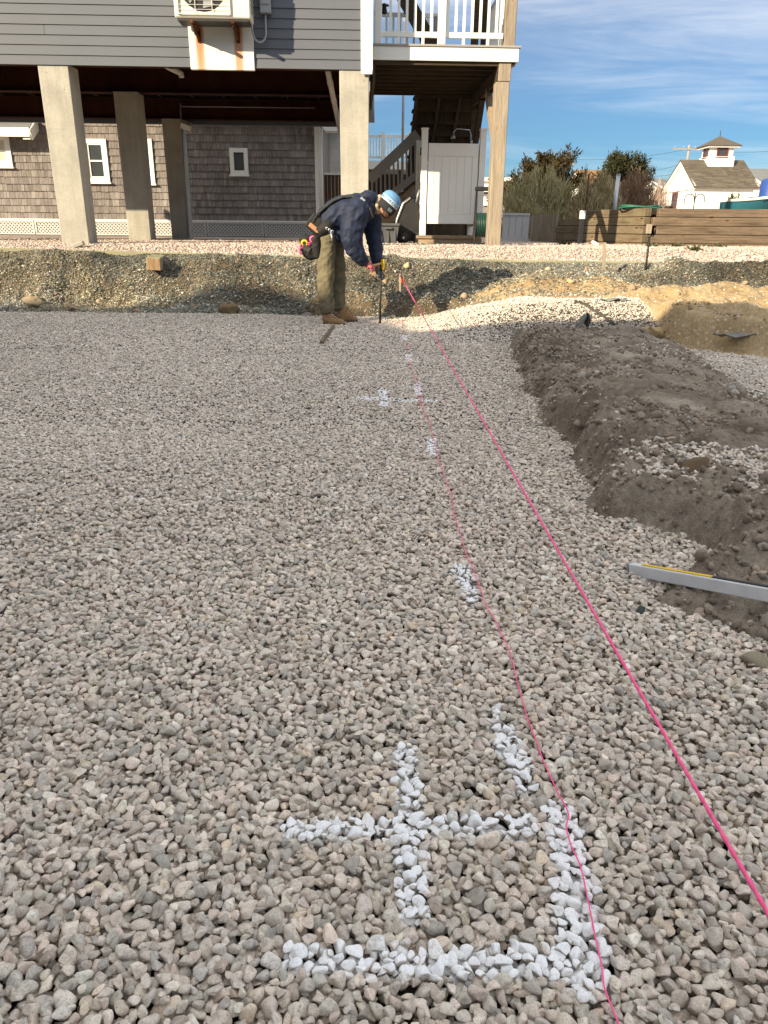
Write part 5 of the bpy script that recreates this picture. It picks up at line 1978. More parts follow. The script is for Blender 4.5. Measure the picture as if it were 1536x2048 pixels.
# flat pale buildings past the post
a, b = at(950, 362, 60), at(1030, 385, 60)
t = thing('far_house', ((a.x + b.x) / 2, 60, .8), 'distant white flat roofed building left of the cedar', 'house', 'houses beyond the shrubs')
m = MB(); m.box(((a.x + b.x) / 2, 63, (a.z + .8) / 2), (b.x - a.x, 6, a.z - .8)); m.build('wall', M['white'], t)
m = MB(); m.box(((a.x + b.x) / 2, 62.9, a.z + .12), (b.x - a.x + .4, 6.4, .25)); m.build('roof_slab', M['white'], t)
for k in range(3):
    window(t, (a.x + .8 + k * 1.1, 59.98, a.z - .9), X1, NY, .6, .5, .08)
a, b = at(960, 382, 42), at(1032, 420, 42)
t = thing('far_cottage', ((a.x + b.x) / 2, 42, .8), 'low grey shingled building seen between shower and post', 'house', 'houses beyond the shrubs')
m = MB(); m.box(((a.x + b.x) / 2, 44, (a.z + .8) / 2), (b.x - a.x, 4, a.z - .8)); m.build('wall', M['shingle_grey'], t)
m = MB(); m.box(((a.x + b.x) / 2, 43.8, a.z + .1), (b.x - a.x + .3, 4.5, .3)); m.build('fascia', M['white'], t)
window(t, (at(978, 392, 42).x, 41.97, a.z - .4), X1, NY, .55, .5, .1)


# ------------------------------------------------------------------ utility poles and wires
def pole(px, top_py, Y_, label, arm=1.2, gear=True):
    p = at(px, top_py, Y_)
    t = thing('utility_pole', (p.x, Y_, .8), label, 'utility pole', 'utility poles')
    part('shaft', M['pole'], t, lambda m: m.tube([(p.x, Y_, .8), (p.x, Y_, p.z)], [.16, .11], 8))
    part('crossarm', M['pole'], t, lambda m: m.beam((p.x - arm, Y_ - .12, p.z - .35), (p.x + arm, Y_ - .12, p.z - .35), .1, .12))
    for s_ in (-.9, -.35, .35, .9):
        part('insulator', M['conduit'], t, lambda m: m.tube([(p.x + s_ * arm, Y_ - .12, p.z - .29), (p.x + s_ * arm, Y_ - .12, p.z - .08)], [.05, .03], 6))
    if gear:
        part('transformer', M['conduit'], t, lambda m: m.lathe((p.x - .35, Y_ - .15, p.z - 1.9), [(0, -.4), (.22, -.4), (.24, .35), (.1, .45), (0, .45)], 12))
    return p


M['pole'] = simple('weathered_pole', (.30, .27, .23), .9, 0, .15, 3)
p1 = pole(1379, 290, 75, 'weathered utility pole with transformer behind the white shed', 1.45)
p2 = pole(1120, 321, 95, 'utility pole with crossarm rising behind the rusty cedar', 1.7, False)
WIRES = ((1536, 296, 1381, 296, 78, 'thin power line crossing the sky from pole past the cupola'), (1381, 297, 1100, 316, 78, 'thin power line falling from pole toward the cedar'),
         (1365, 327, 1285, 343, 70, 'dark cable dropping from the shed roof toward the dark cedar'), (1365, 345, 1280, 352, 70, 'lower dark cable left of the shed'),
         (1536, 341, 1500, 340, 70, 'short dark cable right of the shed roof'), (1290, 360, 1040, 349, 70, 'low cable passing in front of the cedars'))
for (a0, b0, a1, b1, Y_, lab) in WIRES:
    A, B = at(a0 + (60 if a0 == 1536 else 0), b0, Y_), at(a1, b1, Y_)
    m = MB(); m.tube([A.lerp(B, k / 10) - UZ * (.5 * 4 * (k / 10) * (1 - k / 10) * (A - B).length / 14) for k in range(11)], .016, 4)
    o = m.build('power_line', M['black']); tag(o, lab, 'cable', 'overhead cables')

# ------------------------------------------------------------------ small things along the timber wall
p = at(1229, 418, 19.5); q = at(1237, 349, 19.5)
mp_ = thing('metal_pole', (p.x, 19.5, .84), 'leaning plain grey metal pole among the bushes', 'pole')
part('tube', M['metal'], mp_, lambda m: m.tube([p - (q - p) * .9, q], .05, 10))
part('end_cap', M['metal'], mp_, lambda m: m.tube([q - (q - p) * .01, q + (q - p) * .012], .056, 10))
p = at(1165, 430, 15.8)
bx_ = thing('black_post', (p.x, 15.8, .8), 'square black post with white cap against the timber wall', 'post')
part('shaft', M['black'], bx_, lambda m: m.box((p.x, 15.8, (p.z - .05 + .8) / 2), (.09, .09, p.z - .05 - .8), None, .006))
part('cap', M['white'], bx_, lambda m: m.box((p.x, 15.8, p.z), (.1, .1, .16), None, .012))
p = at(1175, 380, 22)
rp = thing('rusty_rod', (p.x, 22, .84), 'thin rusty rod standing up out of the brown bush', 'rod')
part('shaft', M['rust'], rp, lambda m: m.tube([(p.x, 22, .8), (p.x, 22, 2.5)], .018, 6))
part('hook', M['rust'], rp, lambda m: m.tube([(p.x, 22, 2.48), (p.x + .05, 22, 2.56), (p.x + .12, 22, 2.5)], .015, 6))
# coil of green hose on top of the wall
p = at(1283, 413, 15.2)
M['hose2'] = simple('green_hose', (.02, .12, .075), .5, 0, .2, 8)
hc = thing('garden_hose', p, 'flat coil of bright green garden hose lying on the timber wall', 'hose')
def coil2(m):
    for k, rr in enumerate((.40, .37, .34, .31)):
        m.tube([(p.x + rr * math.cos(a * .2618) * 1.0, 15.25 + rr * .8 * math.sin(a * .2618), 1.50 + .022 * (k % 2) + .02 * math.sin(a * .5 + k)) for a in range(25)], .017, 6)
part('coil', M['hose2'], hc, coil2)
part('nozzle', M['dark_metal'], hc, lambda m: m.tube([(p.x + .36, 15.0, 1.515), (p.x + .5, 14.95, 1.515)], [.02, .028], 8))
# shepherd hook
p = at(1387, 418, 17)
sh_ = thing('shepherd_hook', (p.x, 17, 1.35), 'black double shepherd hook in front of the white shed', 'hook')
tp_ = at(1391, 386, 17)
part('stake', M['dark_metal'], sh_, lambda m: m.tube([(p.x, 17, 1.2), (tp_.x, 17, tp_.z)], .011, 6))
for s_ in (-1, 1):
    pts = [(tp_.x, 17, tp_.z - .2)]
    for k in range(12):
        a = math.pi * k / 10
        pts.append((tp_.x + s_ * (.11 - .1 * math.cos(a)), 17, tp_.z - .12 + .1 * math.sin(a) - (.03 * max(0, k - 9))))
    part('hook_arm', M['dark_metal'], sh_, lambda m: m.tube(pts, .009, 6))
# boat hull at the right edge
def boat():
    b0 = at(1455, 412, 19); Y_ = 19.0
    t = thing('boat', (b0.x + 1.5, Y_, 1.35), 'teal blue boat hull with white gunwale at the right picture edge', 'boat')
    M['hull'] = simple('teal_gelcoat', (.02, .115, .165), .25, 0, .06, 2, spec=.6)
    xs = [1455, 1468, 1490, 1508, 1520, 1536, 1600, 1700]
    ys = [403, 402.5, 401, 399, 396, 391, 385, 383]
    sheer = [at(x, y, Y_) for x, y in zip(xs, ys)]
    n = len(sheer)
    V_, F_ = [], []
    for i, s_ in enumerate(sheer):
        bw = .12 + .55 * min(1, i / 3)
        bt = 1.28
        V_ += [(s_.x, Y_ - bw, s_.z), (s_.x, Y_ - bw * .75, (s_.z + bt) / 2), (s_.x + .05, Y_ - .05, bt), (s_.x, Y_ + bw * .75 + .3, (s_.z + bt) / 2), (s_.x, Y_ + bw + .3, s_.z)]
    for i in range(n - 1):
        for k in range(4):
            F_.append((i * 5 + k, i * 5 + k + 1, (i + 1) * 5 + k + 1, (i + 1) * 5 + k))
    F_.append((0, 1, 2, 3, 4)); F_.append(tuple(reversed(range((n - 1) * 5, n * 5))))
    m = MB(); m.add(V_, F_, True); hl = m.build('hull', M['hull'], t)
    part('gunwale', M['white_vinyl'], t, lambda m: m.tube([Vector((s_.x, Y_ - (.12 + .55 * min(1, i / 3)) - .02, s_.z + .015)) for i, s_ in enumerate(sheer)], [.03] * n, 8))
    part('deck', M['white_vinyl'], t, lambda m: m.add([(V_[i * 5][0], V_[i * 5][1], V_[i * 5][2] - .02) for i in range(n)] + [(V_[i * 5 + 4][0], V_[i * 5 + 4][1], V_[i * 5 + 4][2] - .02) for i in range(n)], [(i, i + 1, n + i + 1, n + i) for i in range(n - 1)]))
    for k in range(2):
        c = at(1530 + k * 40, 402, 18.3)
        part('fender_line', M['white_vinyl'], t, lambda m: m.tube([c + Vector((-.1, 0, .05)), c + Vector((.1, 0, .05))], .012, 6))
boat()
p = at(1533, 379, 24)
M['blue'] = simple('blue_plastic', (.02, .06, .26), .5, 0, .1, 5)
bb = thing('blue_drum', (p.x + .1, 24, 1.3), 'bright blue plastic drum behind the boat', 'drum')
part('body', M['blue'], bb, lambda m: m.lathe((p.x + .12, 24, 1.3), [(0, 0), (.28, 0), (.30, .1), (.30, .4), (.31, .44), (.30, .5), (.29, 1.2), (.2, 1.26), (0, 1.26)], 20))
part('bung', M['white'], bb, lambda m: m.tube([(p.x + .12, 23.9, 2.55), (p.x + .12, 23.9, 2.6)], .05, 8))
# earth bank the terrace things stand on is terrace_ground; weeds in the yard gravel
def weed(px, py, Y_, s, seed, label):
    r = np.random.default_rng(seed)
    p = at(px, py, Y_)
    z_ = float(yard_z(np.array([p.x]), np.array([Y_]))[0])
    t = thing('weed', (p.x, Y_, z_), label, 'weed', 'weeds in the yard gravel')
    n = 70
    P_ = np.stack([p.x + r.normal(0, s * .5, n), Y_ + r.normal(0, s * .4, n), np.full(n, z_)], -1)
    D_ = np.stack([r.normal(0, .8, n), r.normal(0, .8, n), r.uniform(.2, 1, n)], -1)
    v_, f_ = blades(P_, D_, r.uniform(.05, .14, n), r.uniform(.006, .018, n), r)
    obj_new('leaves', np_mesh('leaves', v_, f_, M['weed'], False), t)
    m = MB()
    for k in range(4):
        m.tube([(p.x + .02 * k, Y_, z_ - .02), (p.x + .02 * k + r.normal(0, .05), Y_, z_ + .07)], .004, 4)
    m.build('stems', M['weed'], t)
weed(1128, 492, 14.6, .12, 1, 'small weed at the foot of the greenish timber wall')
weed(1352, 505, 13.6, .14, 2, 'low green weed below the long timber wall')
weed(1432, 505, 13.6, .2, 3, 'spreading green weed right of the smaller ones')
weed(1302, 508, 13.4, .06, 4, 'tiny weed beside the black rod')
weed(1386, 522, 12.3, .1, 5, 'small flat weed near the front of the yard gravel')
p = at(1190, 489, 14.2)
rk = bpy.data.objects.new('white_boulder', STONE[3].copy()); COL.objects.link(rk)
rk.data.materials.clear(); rk.data.materials.append(simple('white_boulder_stone', (.72, .68, .6), .8, 0, .08, 8, .2, 30))
rk.location = (p.x, 14.2, .84 + .03); rk.scale = (.095, .08, .06); rk.rotation_euler = (0, .2, .3)
tag(rk, 'smooth white boulder lying in front of the timber wall', 'boulder')
# ------------------------------------------------------------------ the man setting out the line
PY = 9.42


def PT(px, py, dy=0.0):
    """point in the man's own standing plane, dy behind it"""
    p = at(px, py, PY)
    return Vector((p.x, PY + dy, p.z))


KPX = .00632      # metres per photo pixel at the man


def chain(m, pts, n=14):
    """pts: (point, radius in the XZ plane, radius along Y) -> closed tube with rounded ends"""
    P = [Vector(p[0]) for p in pts]
    rings = []
    for i, (p, ra, rb) in enumerate(pts):
        t = (P[min(i + 1, len(P) - 1)] - P[max(i - 1, 0)]).normalized()
        yv = Vector((0, 1, 0)); yv = (yv - t * yv.dot(t))
        yv = yv.normalized() if yv.length > 1e-4 else Vector((1, 0, 0))
        xv = t.cross(yv)
        rings.append([Vector(p) + xv * math.cos(2 * math.pi * k / n) * ra + yv * math.sin(2 * math.pi * k / n) * rb for k in range(n)])
    vs = [v for r in rings for v in r]
    fs = []
    for i in range(len(rings) - 1):
        for k in range(n):
            fs.append((i * n + k, i * n + (k + 1) % n, (i + 1) * n + (k + 1) % n, (i + 1) * n + k))
    t0 = (P[0] - P[1]).normalized() * pts[0][1] * .6; t1 = (P[-1] - P[-2]).normalized() * pts[-1][1] * .6
    vs += [P[0] + t0, P[-1] + t1]
    a, b = len(vs) - 2, len(vs) - 1
    for k in range(n):
        fs.append((a, (k + 1) % n, k)); fs.append((b, (len(rings) - 1) * n + k, (len(rings) - 1) * n + (k + 1) % n))
    m.add(vs, fs, True)


def ball(m, c, ax, n=16):
    """ellipsoid; ax = three half-axis vectors"""
    c = Vector(c)
    vs, fs = [], []
    rows = n // 2
    for i in range(rows + 1):
        th = math.pi * i / rows
        for k in range(n):
            ph = 2 * math.pi * k / n
            vs.append(c + ax[0] * math.sin(th) * math.cos(ph) + ax[1] * math.sin(th) * math.sin(ph) + ax[2] * math.cos(th))
    for i in range(rows):
        for k in range(n):
            fs.append((i * n + k, i * n + (k + 1) % n, (i + 1) * n + (k + 1) % n, (i + 1) * n + k))
    m.add(vs, fs, True)


def fuse(m, name, mat, parent, voxel=.012, smooth=6, wr=0.0, wsc=9.0):
    """join overlapping tubes into one continuous skin; wr adds cloth folds"""
    o = m.build('tmp', None, None)
    md = o.modifiers.new('r', 'REMESH'); md.mode = 'VOXEL'; md.voxel_size = voxel
    md = o.modifiers.new('s', 'SMOOTH'); md.factor = .5; md.iterations = smooth
    dg = bpy.context.evaluated_depsgraph_get()
    me = bpy.data.meshes.new_from_object(o.evaluated_get(dg))
    bpy.data.objects.remove(o)
    n = len(me.vertices)
    co = np.empty(n * 3, np.float32); me.vertices.foreach_get('co', co); co = co.reshape(-1, 3)
    if wr > 0:
        no = np.empty(n * 3, np.float32); me.vertex_normals.foreach_get('vector', no); no = no.reshape(-1, 3)
        x, y, z = co[:, 0], co[:, 1], co[:, 2]
        f = 1 - np.abs(fbm(x * wsc + y * 3, z * wsc * 1.2 - x * 4, 201, 3)) * 2.4
        f = f + .6 * fbm(x * wsc * 2 + z * 6, z * wsc * 2 + y * 12, 205, 2)
        co = co + no * (f * wr)[:, None]
        me.vertices.foreach_set('co', co.astype(np.float32).ravel())
    me.polygons.foreach_set('use_smooth', np.ones(len(me.polygons), bool))
    me.materials.clear()
    me.materials.append(mat)
    me.update()
    return obj_new(name, me, parent)


M['skin'] = simple('skin', (.50, .27, .19), .55, 0, .08, 20)
M['navy'] = simple('navy_jacket', (.013, .02, .046), .7, 0, .3, 7, .45, 22, .35)
M['olive'] = simple('olive_trousers', (.15, .13, .082), .9, 0, .25, 9, .35, 26, .2)
M['boot'] = simple('tan_boot_leather', (.30, .185, .09), .8, 0, .2, 20, .3, 60, .3)
M['sole'] = simple('boot_sole', (.11, .075, .045), .8, 0, .2, 20)
M['belt'] = simple('black_webbing', (.02, .019, .018), .75, 0, .3, 25, .3, 80, .3)
M['strap'] = simple('grey_strap', (.045, .045, .042), .75, 0, .3, 25, .3, 80, .3)
M['leather'] = simple('leather_patch', (.42, .21, .11), .6, 0, .1, 10)
M['tan_hood'] = simple('tan_fleece', (.50, .38, .23), .95, 0, .12, 25, .4, 120)
M['hat_blue'] = simple('hat_blue_knit', (.13, .29, .50), .95, 0, .15, 60, .5, 200)
M['hat_dark'] = simple('hat_dark_knit', (.028, .03, .034), .95, 0, .15, 60, .5, 200)
M['hat_white'] = simple('hat_white_knit', (.68, .72, .74), .95, 0, .06, 60)
M['hat_patch'] = simple('hat_patch', (.19, .23, .25), .7, 0, .2, 60)
M['beard'] = simple('dark_beard', (.10, .045, .025), .95, 0, .3, 80, .6, 200)
M['glove'] = simple('grey_glove', (.12, .12, .125), .8, 0, .2, 30)
M['glove_red'] = simple('red_glove', (.48, .12, .13), .75, 0, .2, 30)
M['pink'] = simple('fluorescent_pink', (1.0, .12, .32), .6, 0, .06, 10)
M['yellow'] = simple('yellow_plastic', (.72, .46, .02), .5, 0, .1, 10)
M['orange'] = simple('fluorescent_orange', (.88, .085, .02), .6, 0, .08, 15)

man = thing('person', PT(672, 646), 'person in navy jacket and blue beanie bending over a marking rod', 'person')
K = KPX
HUP = Vector((.62, 0, .785)); HFW = Vector((.785, 0, -.62)); HSD = Vector((0, -1, 0))
HC = PT(774, 411)
HS = .96
# --- body: one continuous figure under the clothes
m = MB()
ball(m, HC, (HFW * .098 * HS, HSD * .078 * HS, HUP * .118 * HS))                        # skull
ball(m, HC - HUP * .060 * HS + HFW * .035, (HFW * .066, HSD * .058, HUP * .068))        # jaw
ball(m, HC + HFW * .098 - HUP * .030, (HFW * .024, HSD * .015, HUP * .03))              # nose
ball(m, HC + HFW * .088 + HUP * .012, (HFW * .016, HSD * .048, HUP * .012))             # brow
ball(m, HC + HFW * .088 - HUP * .078, (HFW * .014, HSD * .028, HUP * .012))             # lips
for s_ in (-1, 1):
    ball(m, HC + HSD * .078 * s_ - HUP * .02 - HFW * .005, (HFW * .022, HSD * .014, HUP * .034))   # ears
chain(m, [(HC - HUP * .07 - HFW * .03, .052, .055), (PT(752, 418), .055, .06), (PT(738, 416), .06, .08)])
chain(m, [(PT(740, 412), .09, .13), (PT(712, 418), .14, .17), (PT(680, 430), .13, .15), (PT(655, 455), .12, .16)])
for pts in (((PT(655, 462, -.1), .085, .085), (PT(654, 505, -.11), .078, .075), (PT(652, 545, -.11), .06, .058), (PT(654, 590, -.11), .052, .05), (PT(660, 632, -.11), .045, .042)),
            ((PT(662, 462, .1), .085, .085), (PT(670, 505, .12), .075, .075), (PT(674, 545, .13), .06, .058), (PT(676, 590, .14), .05, .05), (PT(680, 630, .14), .043, .042))):
    chain(m, list(pts))
chain(m, [(PT(722, 415, -.17), .07, .07), (PT(708, 450, -.2), .055, .055), (PT(706, 482, -.2), .045, .045), (PT(718, 508, -.16), .04, .036), (PT(733, 527, -.1), .03, .026)])
chain(m, [(PT(736, 420, .16), .07, .07), (PT(747, 465, .19), .055, .05), (PT(752, 503, .14), .042, .042), (PT(757, 540, .05), .032, .03)])
fuse(m, 'body', M['skin'], man, .010, 3)
eyes = MB()
for s_ in (-1, 1):
    ball(eyes, HC + HFW * .088 + HSD * .032 * s_ - HUP * .004, (HFW * .011, HSD * .013, HUP * .009), 10)
eyes.build('eyes', M['hat_dark'], man)
# beard round the jaw
m = MB()
ball(m, HC - HUP * .078 + HFW * .045, (HFW * .062, HSD * .062, HUP * .05))
ball(m, HC - HUP * .045 - HFW * .0, (HFW * .05, HSD * .073, HUP * .045))
fuse(m, 'beard', M['beard'], man, .009, 2, .004, 40)
# --- trousers
m = MB()
chain(m, [(PT(655, 452), .125, .18), (PT(656, 470), .125, .185), (PT(660, 484), .11, .18)])
chain(m, [(PT(657, 468, -.1), 16 * K, .11), (PT(657, 493, -.1), 14 * K, .1), (PT(653, 520, -.1), 15.8 * K, .1), (PT(653, 545, -.1), 16 * K, .1), (PT(652, 575, -.1), 14.6 * K, .09), (PT(654, 602, -.1), 13 * K, .09), (PT(657, 622, -.1), 13.5 * K, .085)])
chain(m, [(PT(664, 468, .1), 17 * K, .11), (PT(671, 493, .1), 15 * K, .105), (PT(673, 520, .12), 15.5 * K, .1), (PT(674, 545, .13), 15 * K, .1), (PT(675, 575, .14), 13.5 * K, .09), (PT(677, 602, .14), 12 * K, .085), (PT(679, 620, .14), 12 * K, .08)])
fuse(m, 'trousers', M['olive'], man, .010, 3, .010, 8)
# --- jacket
m = MB()
chain(m, [(PT(650, 455), 19 * K, .17), (PT(656, 442), 25 * K, .19), (PT(676, 430), 30 * K, .20), (PT(700, 424), 31 * K, .215), (PT(722, 418), 27 * K, .20), (PT(740, 412), 19 * K, .13), (PT(748, 412), 15 * K, .1)])
chain(m, [(PT(664, 462), 10 * K, .16), (PT(680, 470), 14 * K, .17), (PT(698, 470), 16 * K, .16), (PT(712, 450), 20 * K, .17)])
chain(m, [(PT(722, 412, -.13), 21 * K, .11), (PT(713, 428, -.19), 24 * K, .115), (PT(707, 455, -.21), 21.5 * K, .105), (PT(705, 480, -.21), 19.5 * K, .1), (PT(711, 499, -.19), 16.5 * K, .085), (PT(721, 514, -.15), 13 * K, .07), (PT(730, 525, -.11), 9.5 * K, .05)])
chain(m, [(PT(734, 415, .13), 21 * K, .11), (PT(742, 440, .19), 19 * K, .105), (PT(747, 470, .19), 15.5 * K, .09), (PT(751, 500, .15), 13 * K, .08), (PT(755, 528, .08), 9.5 * K, .055)])
jk = fuse(m, 'jacket', M['navy'], man, .010, 3, .011, 7)
# hood thrown back on the neck
m = MB()
chain(m, [(PT(722, 398), 8 * K, .10), (PT(732, 393), 11 * K, .14), (PT(743, 394), 11 * K, .14), (PT(750, 402), 8 * K, .12)])
fuse(m, 'hood', M['navy'], man, .011, 3, .008, 12)
m = MB()
for k in range(2):
    chain(m, [(PT(761 - k * 4, 391 + k), 3.5 * K, .05), (PT(757 - k * 3, 401), 5 * K, .085), (PT(754 - k * 2, 414), 5 * K, .09), (PT(757, 426), 4 * K, .06)])
fuse(m, 'collar', M['tan_hood'], man, .010, 2, .004, 20)
# --- beanie: lathe about the head axis
def hat_ring(prof, name, mat, parent, n=56):
    mm = MB()
    vs, fs = [], []
    for (r_0, h) in prof:
        for k in range(n):
            a = 2 * math.pi * k / n
            rb_ = r_0 * (1 + .014 * math.cos(k * math.pi))
            vs.append(HC + HUP * h + HFW * (rb_ * 1.13 * math.cos(a)) + HSD * (rb_ * math.sin(a)))
    for i in range(len(prof) - 1):
        for k in range(n):
            fs.append((i * n + k, i * n + (k + 1) % n, (i + 1) * n + (k + 1) % n, (i + 1) * n + k))
    mm.add(vs, fs, True)
    return mm.build(name, mat, parent)


crown = hat_ring([(.100, .074), (.101, .095), (.093, .122), (.072, .149), (.040, .164), (.0, .168)], 'beanie', M['hat_blue'], man)
hat_ring([(.084, -.058), (.098, -.062), (.104, -.03), (.106, .022), (.1005, .032), (.084, -.04)], 'hat_cuff', M['hat_dark'], crown)
hat_ring([(.1005, .030), (.1065, .030), (.1065, .038), (.1005, .038)], 'hat_stripe', M['hat_white'], crown)
hat_ring([(.100, .038), (.1045, .038), (.1045, .074), (.100, .074)], 'hat_band', M['hat_blue'], crown)
hat_ring([(.100, .074), (.1055, .074), (.1045, .081), (.100, .081)], 'hat_stripe', M['hat_white'], crown)
# lettering knitted into the band
tcv = bpy.data.curves.new('lettering', 'FONT'); tcv.body = 'ORLEANS'; tcv.size = .046; tcv.space_character = 1.12; tcv.resolution_u = 2
to_ = bpy.data.objects.new('tmp', tcv); COL.objects.link(to_)
tm = bpy.data.meshes.new_from_object(to_.evaluated_get(bpy.context.evaluated_depsgraph_get()))
bpy.data.objects.remove(to_)
n = len(tm.vertices); co = np.empty(n * 3, np.float32); tm.vertices.foreach_get('co', co); co = co.reshape(-1, 3)
wtxt = co[:, 0].max()
ang = (co[:, 0] - wtxt * .42) / .108
out = np.empty_like(co)
for i in range(n):
    a = ang[i]
    rr = .1062
    # reads left to right as seen from the man's right side
    v = HC + HUP * (.0395 + co[i, 1] * .98) + HFW * (rr * 1.13 * math.sin(a)) + HSD * (rr * math.cos(a))
    out[i] = v
tm.vertices.foreach_set('co', out.ravel()); tm.materials.append(M['hat_white']); tm.update()
obj_new('lettering', tm, crown)
m = MB()
pc = HC + HFW * .060 + HSD * .094 - HUP * .02
for k in range(1):
    m.box(pc, (.052, .006, .036), Matrix((HFW * .86 + HSD * -.5, HFW * .5 + HSD * .86, HUP)).transposed(), .002)
m.build('hat_patch', M['hat_patch'], crown)


# --- boots
def boot(hx_, tx, sy, dy, name='boot'):
    b = MB()
    base = PT(0, sy).z
    x0, x1 = PT(hx_, sy).x, PT(tx, sy).x
    z0 = PT(hx_, sy).z
    ln = x1 - x0
    y_ = PY + dy
    chain(b, [(Vector((x0 + .075, y_, z0 + .20)), .066, .06), (Vector((x0 + .07, y_, z0 + .12)), .064, .058), (Vector((x0 + .06, y_, z0 + .06)), .06, .05)])
    chain(b, [(Vector((x0 + .05, y_, z0 + .055)), .05, .045), (Vector((x0 + .13, y_, z0 + .065)), .056, .048), (Vector((x0 + .2, y_, z0 + .052)), .042, .053), (Vector((x1 - .045, y_, z0 + .045)), .036, .05), (Vector((x1 - .02, y_, z0 + .04)), .028, .038)])
    bo = fuse(b, name, M['boot'], man, .008, 2, .003, 25)
    s = MB()
    out_ = [(x0, -.035), (x0 + .02, -.046), (x0 + .12, -.042), (x0 + .2, -.054), (x1 - .04, -.05), (x1, -.025), (x1, .025), (x1 - .04, .05), (x0 + .2, .054), (x0 + .12, .042), (x0 + .02, .046), (x0, .035)]
    s.prism([(a, y_ + bb_, z0) for a, bb_ in out_], (0, 0, .028))
    s.build('sole', M['sole'], bo)
    lc = MB()
    for k in range(4):
        c = Vector((x0 + .115 + k * .02, y_, z0 + .155 - k * .024))
        lc.tube([c + Vector((.02, -.045, 0)), c + Vector((.035, 0, .01)), c + Vector((.02, .045, 0))], .004, 5)
    lc.build('laces', M['sole'], bo)


boot(645, 692, 650, -.10)
boot(672, 715, 647, .14)


# --- gloved hands
def hand(mat, w, d, up, sz, holds, name):
    """w wrist, d direction of the fingers, up = back of the hand; fingers curl round 'holds'"""
    d = Vector(d).normalized(); up = Vector(up); up = (up - d * up.dot(d)).normalized(); sd = d.cross(up)
    b = MB()
    w = Vector(w)
    chain(b, [(w - d * .03, .030, .028), (w + d * .02, .032, .03), (w + d * .06, .026, .043), (w + d * .085, .022, .043)])
    h = Vector(holds)
    for i, lf in enumerate((.92, 1.0, .95, .78)):
        o_ = sd * (-.033 + i * .022)
        k0 = w + d * .085 + o_
        k1 = k0 + d * .032 * lf * sz - up * .012
        k2 = k1 + d * .008 - up * .030 * lf
        k3 = k2 - d * .022 - up * .010
        chain(b, [(k0, .0105, .0105), (k1, .0098, .0098), (k2, .009, .009), (k3, .008, .008)], 8)
    t0 = w + d * .03 - sd * .035
    t1 = t0 + d * .03 - sd * .022 - up * .012
    t2 = t1 + d * .026 + sd * .010 - up * .022
    chain(b, [(t0, .014, .014), (t1, .0115, .0115), (t2, .0095, .0095)], 8)
    return fuse(b, name, mat, man, .0055, 1)


HAM = PT(738, 531, -.09)
ROD_TOP, ROD_BOT = PT(762, 528, .03), PT(760, 648, .03)
hand(M['glove_red'], PT(731, 527, -.10), (.9, 0, -.45), (.2, -.75, .6), 1, HAM, 'glove')
RG = ROD_TOP.lerp(ROD_BOT, .22)
hand(M['glove'], PT(755, 540, .05), (.25, -.1, -.95), (-.55, -.8, .0), 1, RG, 'glove')
# --- tool belt
belt = MB()
cb = PT(653, 455)
bu = Vector((.80, 0, .60))     # the belt lies tilted with the hips
bn = Vector((-.60, 0, .80))
for (h0_, h1_, rr) in ((-.06, .055, 1.0),):
    n = 30
    vs, fs = [], []
    for hh, rad in ((-.06, 1.0), (-.06, 1.06), (.055, 1.06), (.055, 1.0)):
        for k in range(n):
            a = 2 * math.pi * k / n
            vs.append(cb + bn * hh + bu * (math.cos(a) * .158 * rad) + Vector((0, 1, 0)) * (math.sin(a) * .215 * rad))
    for i in range(4):
        for k in range(n):
            fs.append((i * n + k, i * n + (k + 1) % n, ((i + 1) % 4) * n + (k + 1) % n, ((i + 1) % 4) * n + k))
    belt.add(vs, fs, True)
bl = belt.build('tool_belt', M['belt'], man)
# back pad with leather patch
m = MB()
Rp = Matrix((Vector((.80, 0, -.60)), Vector((0, 1, 0)), Vector((.60, 0, .80)))).transposed()
m.box(PT(633, 448, -.14), (.18, .06, .19), Rp, .02); m.build('back_pad', M['belt'], bl)
m = MB(); m.box(PT(631, 456, -.178), (.135, .012, .05), Rp, .006); m.build('leather_patch', M['leather'], bl)
# hanging pouches
m = MB()
Rq = Matrix((Vector((.86, 0, -.5)), Vector((0, 1, 0)), Vector((.5, 0, .86)))).transposed()
chain(m, [(PT(614, 476, -.08), .085, .10), (PT(615, 494, -.09), .088, .10), (PT(622, 508, -.09), .075, .085), (PT(630, 515, -.09), .045, .06)])
chain(m, [(PT(632, 474, -.12), .075, .08), (PT(634, 495, -.12), .065, .075), (PT(637, 514, -.12), .045, .055)])
po = fuse(m, 'pouch', M['belt'], bl, .010, 2, .006, 15)
m = MB(); m.box(PT(616, 496, -.185), (.10, .012, .06), Rq, .006); m.build('pouch_label', M['strap'], bl)
for (px, py, mt, rr) in ((628, 478, 'pink', .038), (612, 486, 'yellow', .042), (605, 492, 'pink', .024), (621, 487, 'pink', .018)):
    c = PT(px, py, -.17)
    m = MB()
    for k in range(3):
        m.lathe(c + Vector((0, -.004 * k, 0)), [(rr * .55, -.018), (rr, -.018), (rr * 1.03, 0), (rr, .018), (rr * .55, .018), (rr * .55, -.018)], 16, 'Y')
        break
    m.build('tape_roll', M[mt], bl)
m = MB(); m.tube([PT(604, 490, -.18), PT(602, 500, -.19), PT(606, 508, -.19)], .012, 6); m.build('flagging_tail', M['pink'], bl)
for k in range(3):
    m = MB(); c = PT(657 + k * 5, 457 + k * 3, -.235)
    m.lathe(c, [(.010, -.006), (.018, -.006), (.018, .006), (.010, .006), (.010, -.006)], 10, 'Y'); m.build('clip', M['metal'], bl)
m = MB(); m.tube([PT(664, 464, -.24), PT(667, 474, -.25), PT(666, 482, -.25)], .012, 6); m.build('keys', M['metal'], bl)
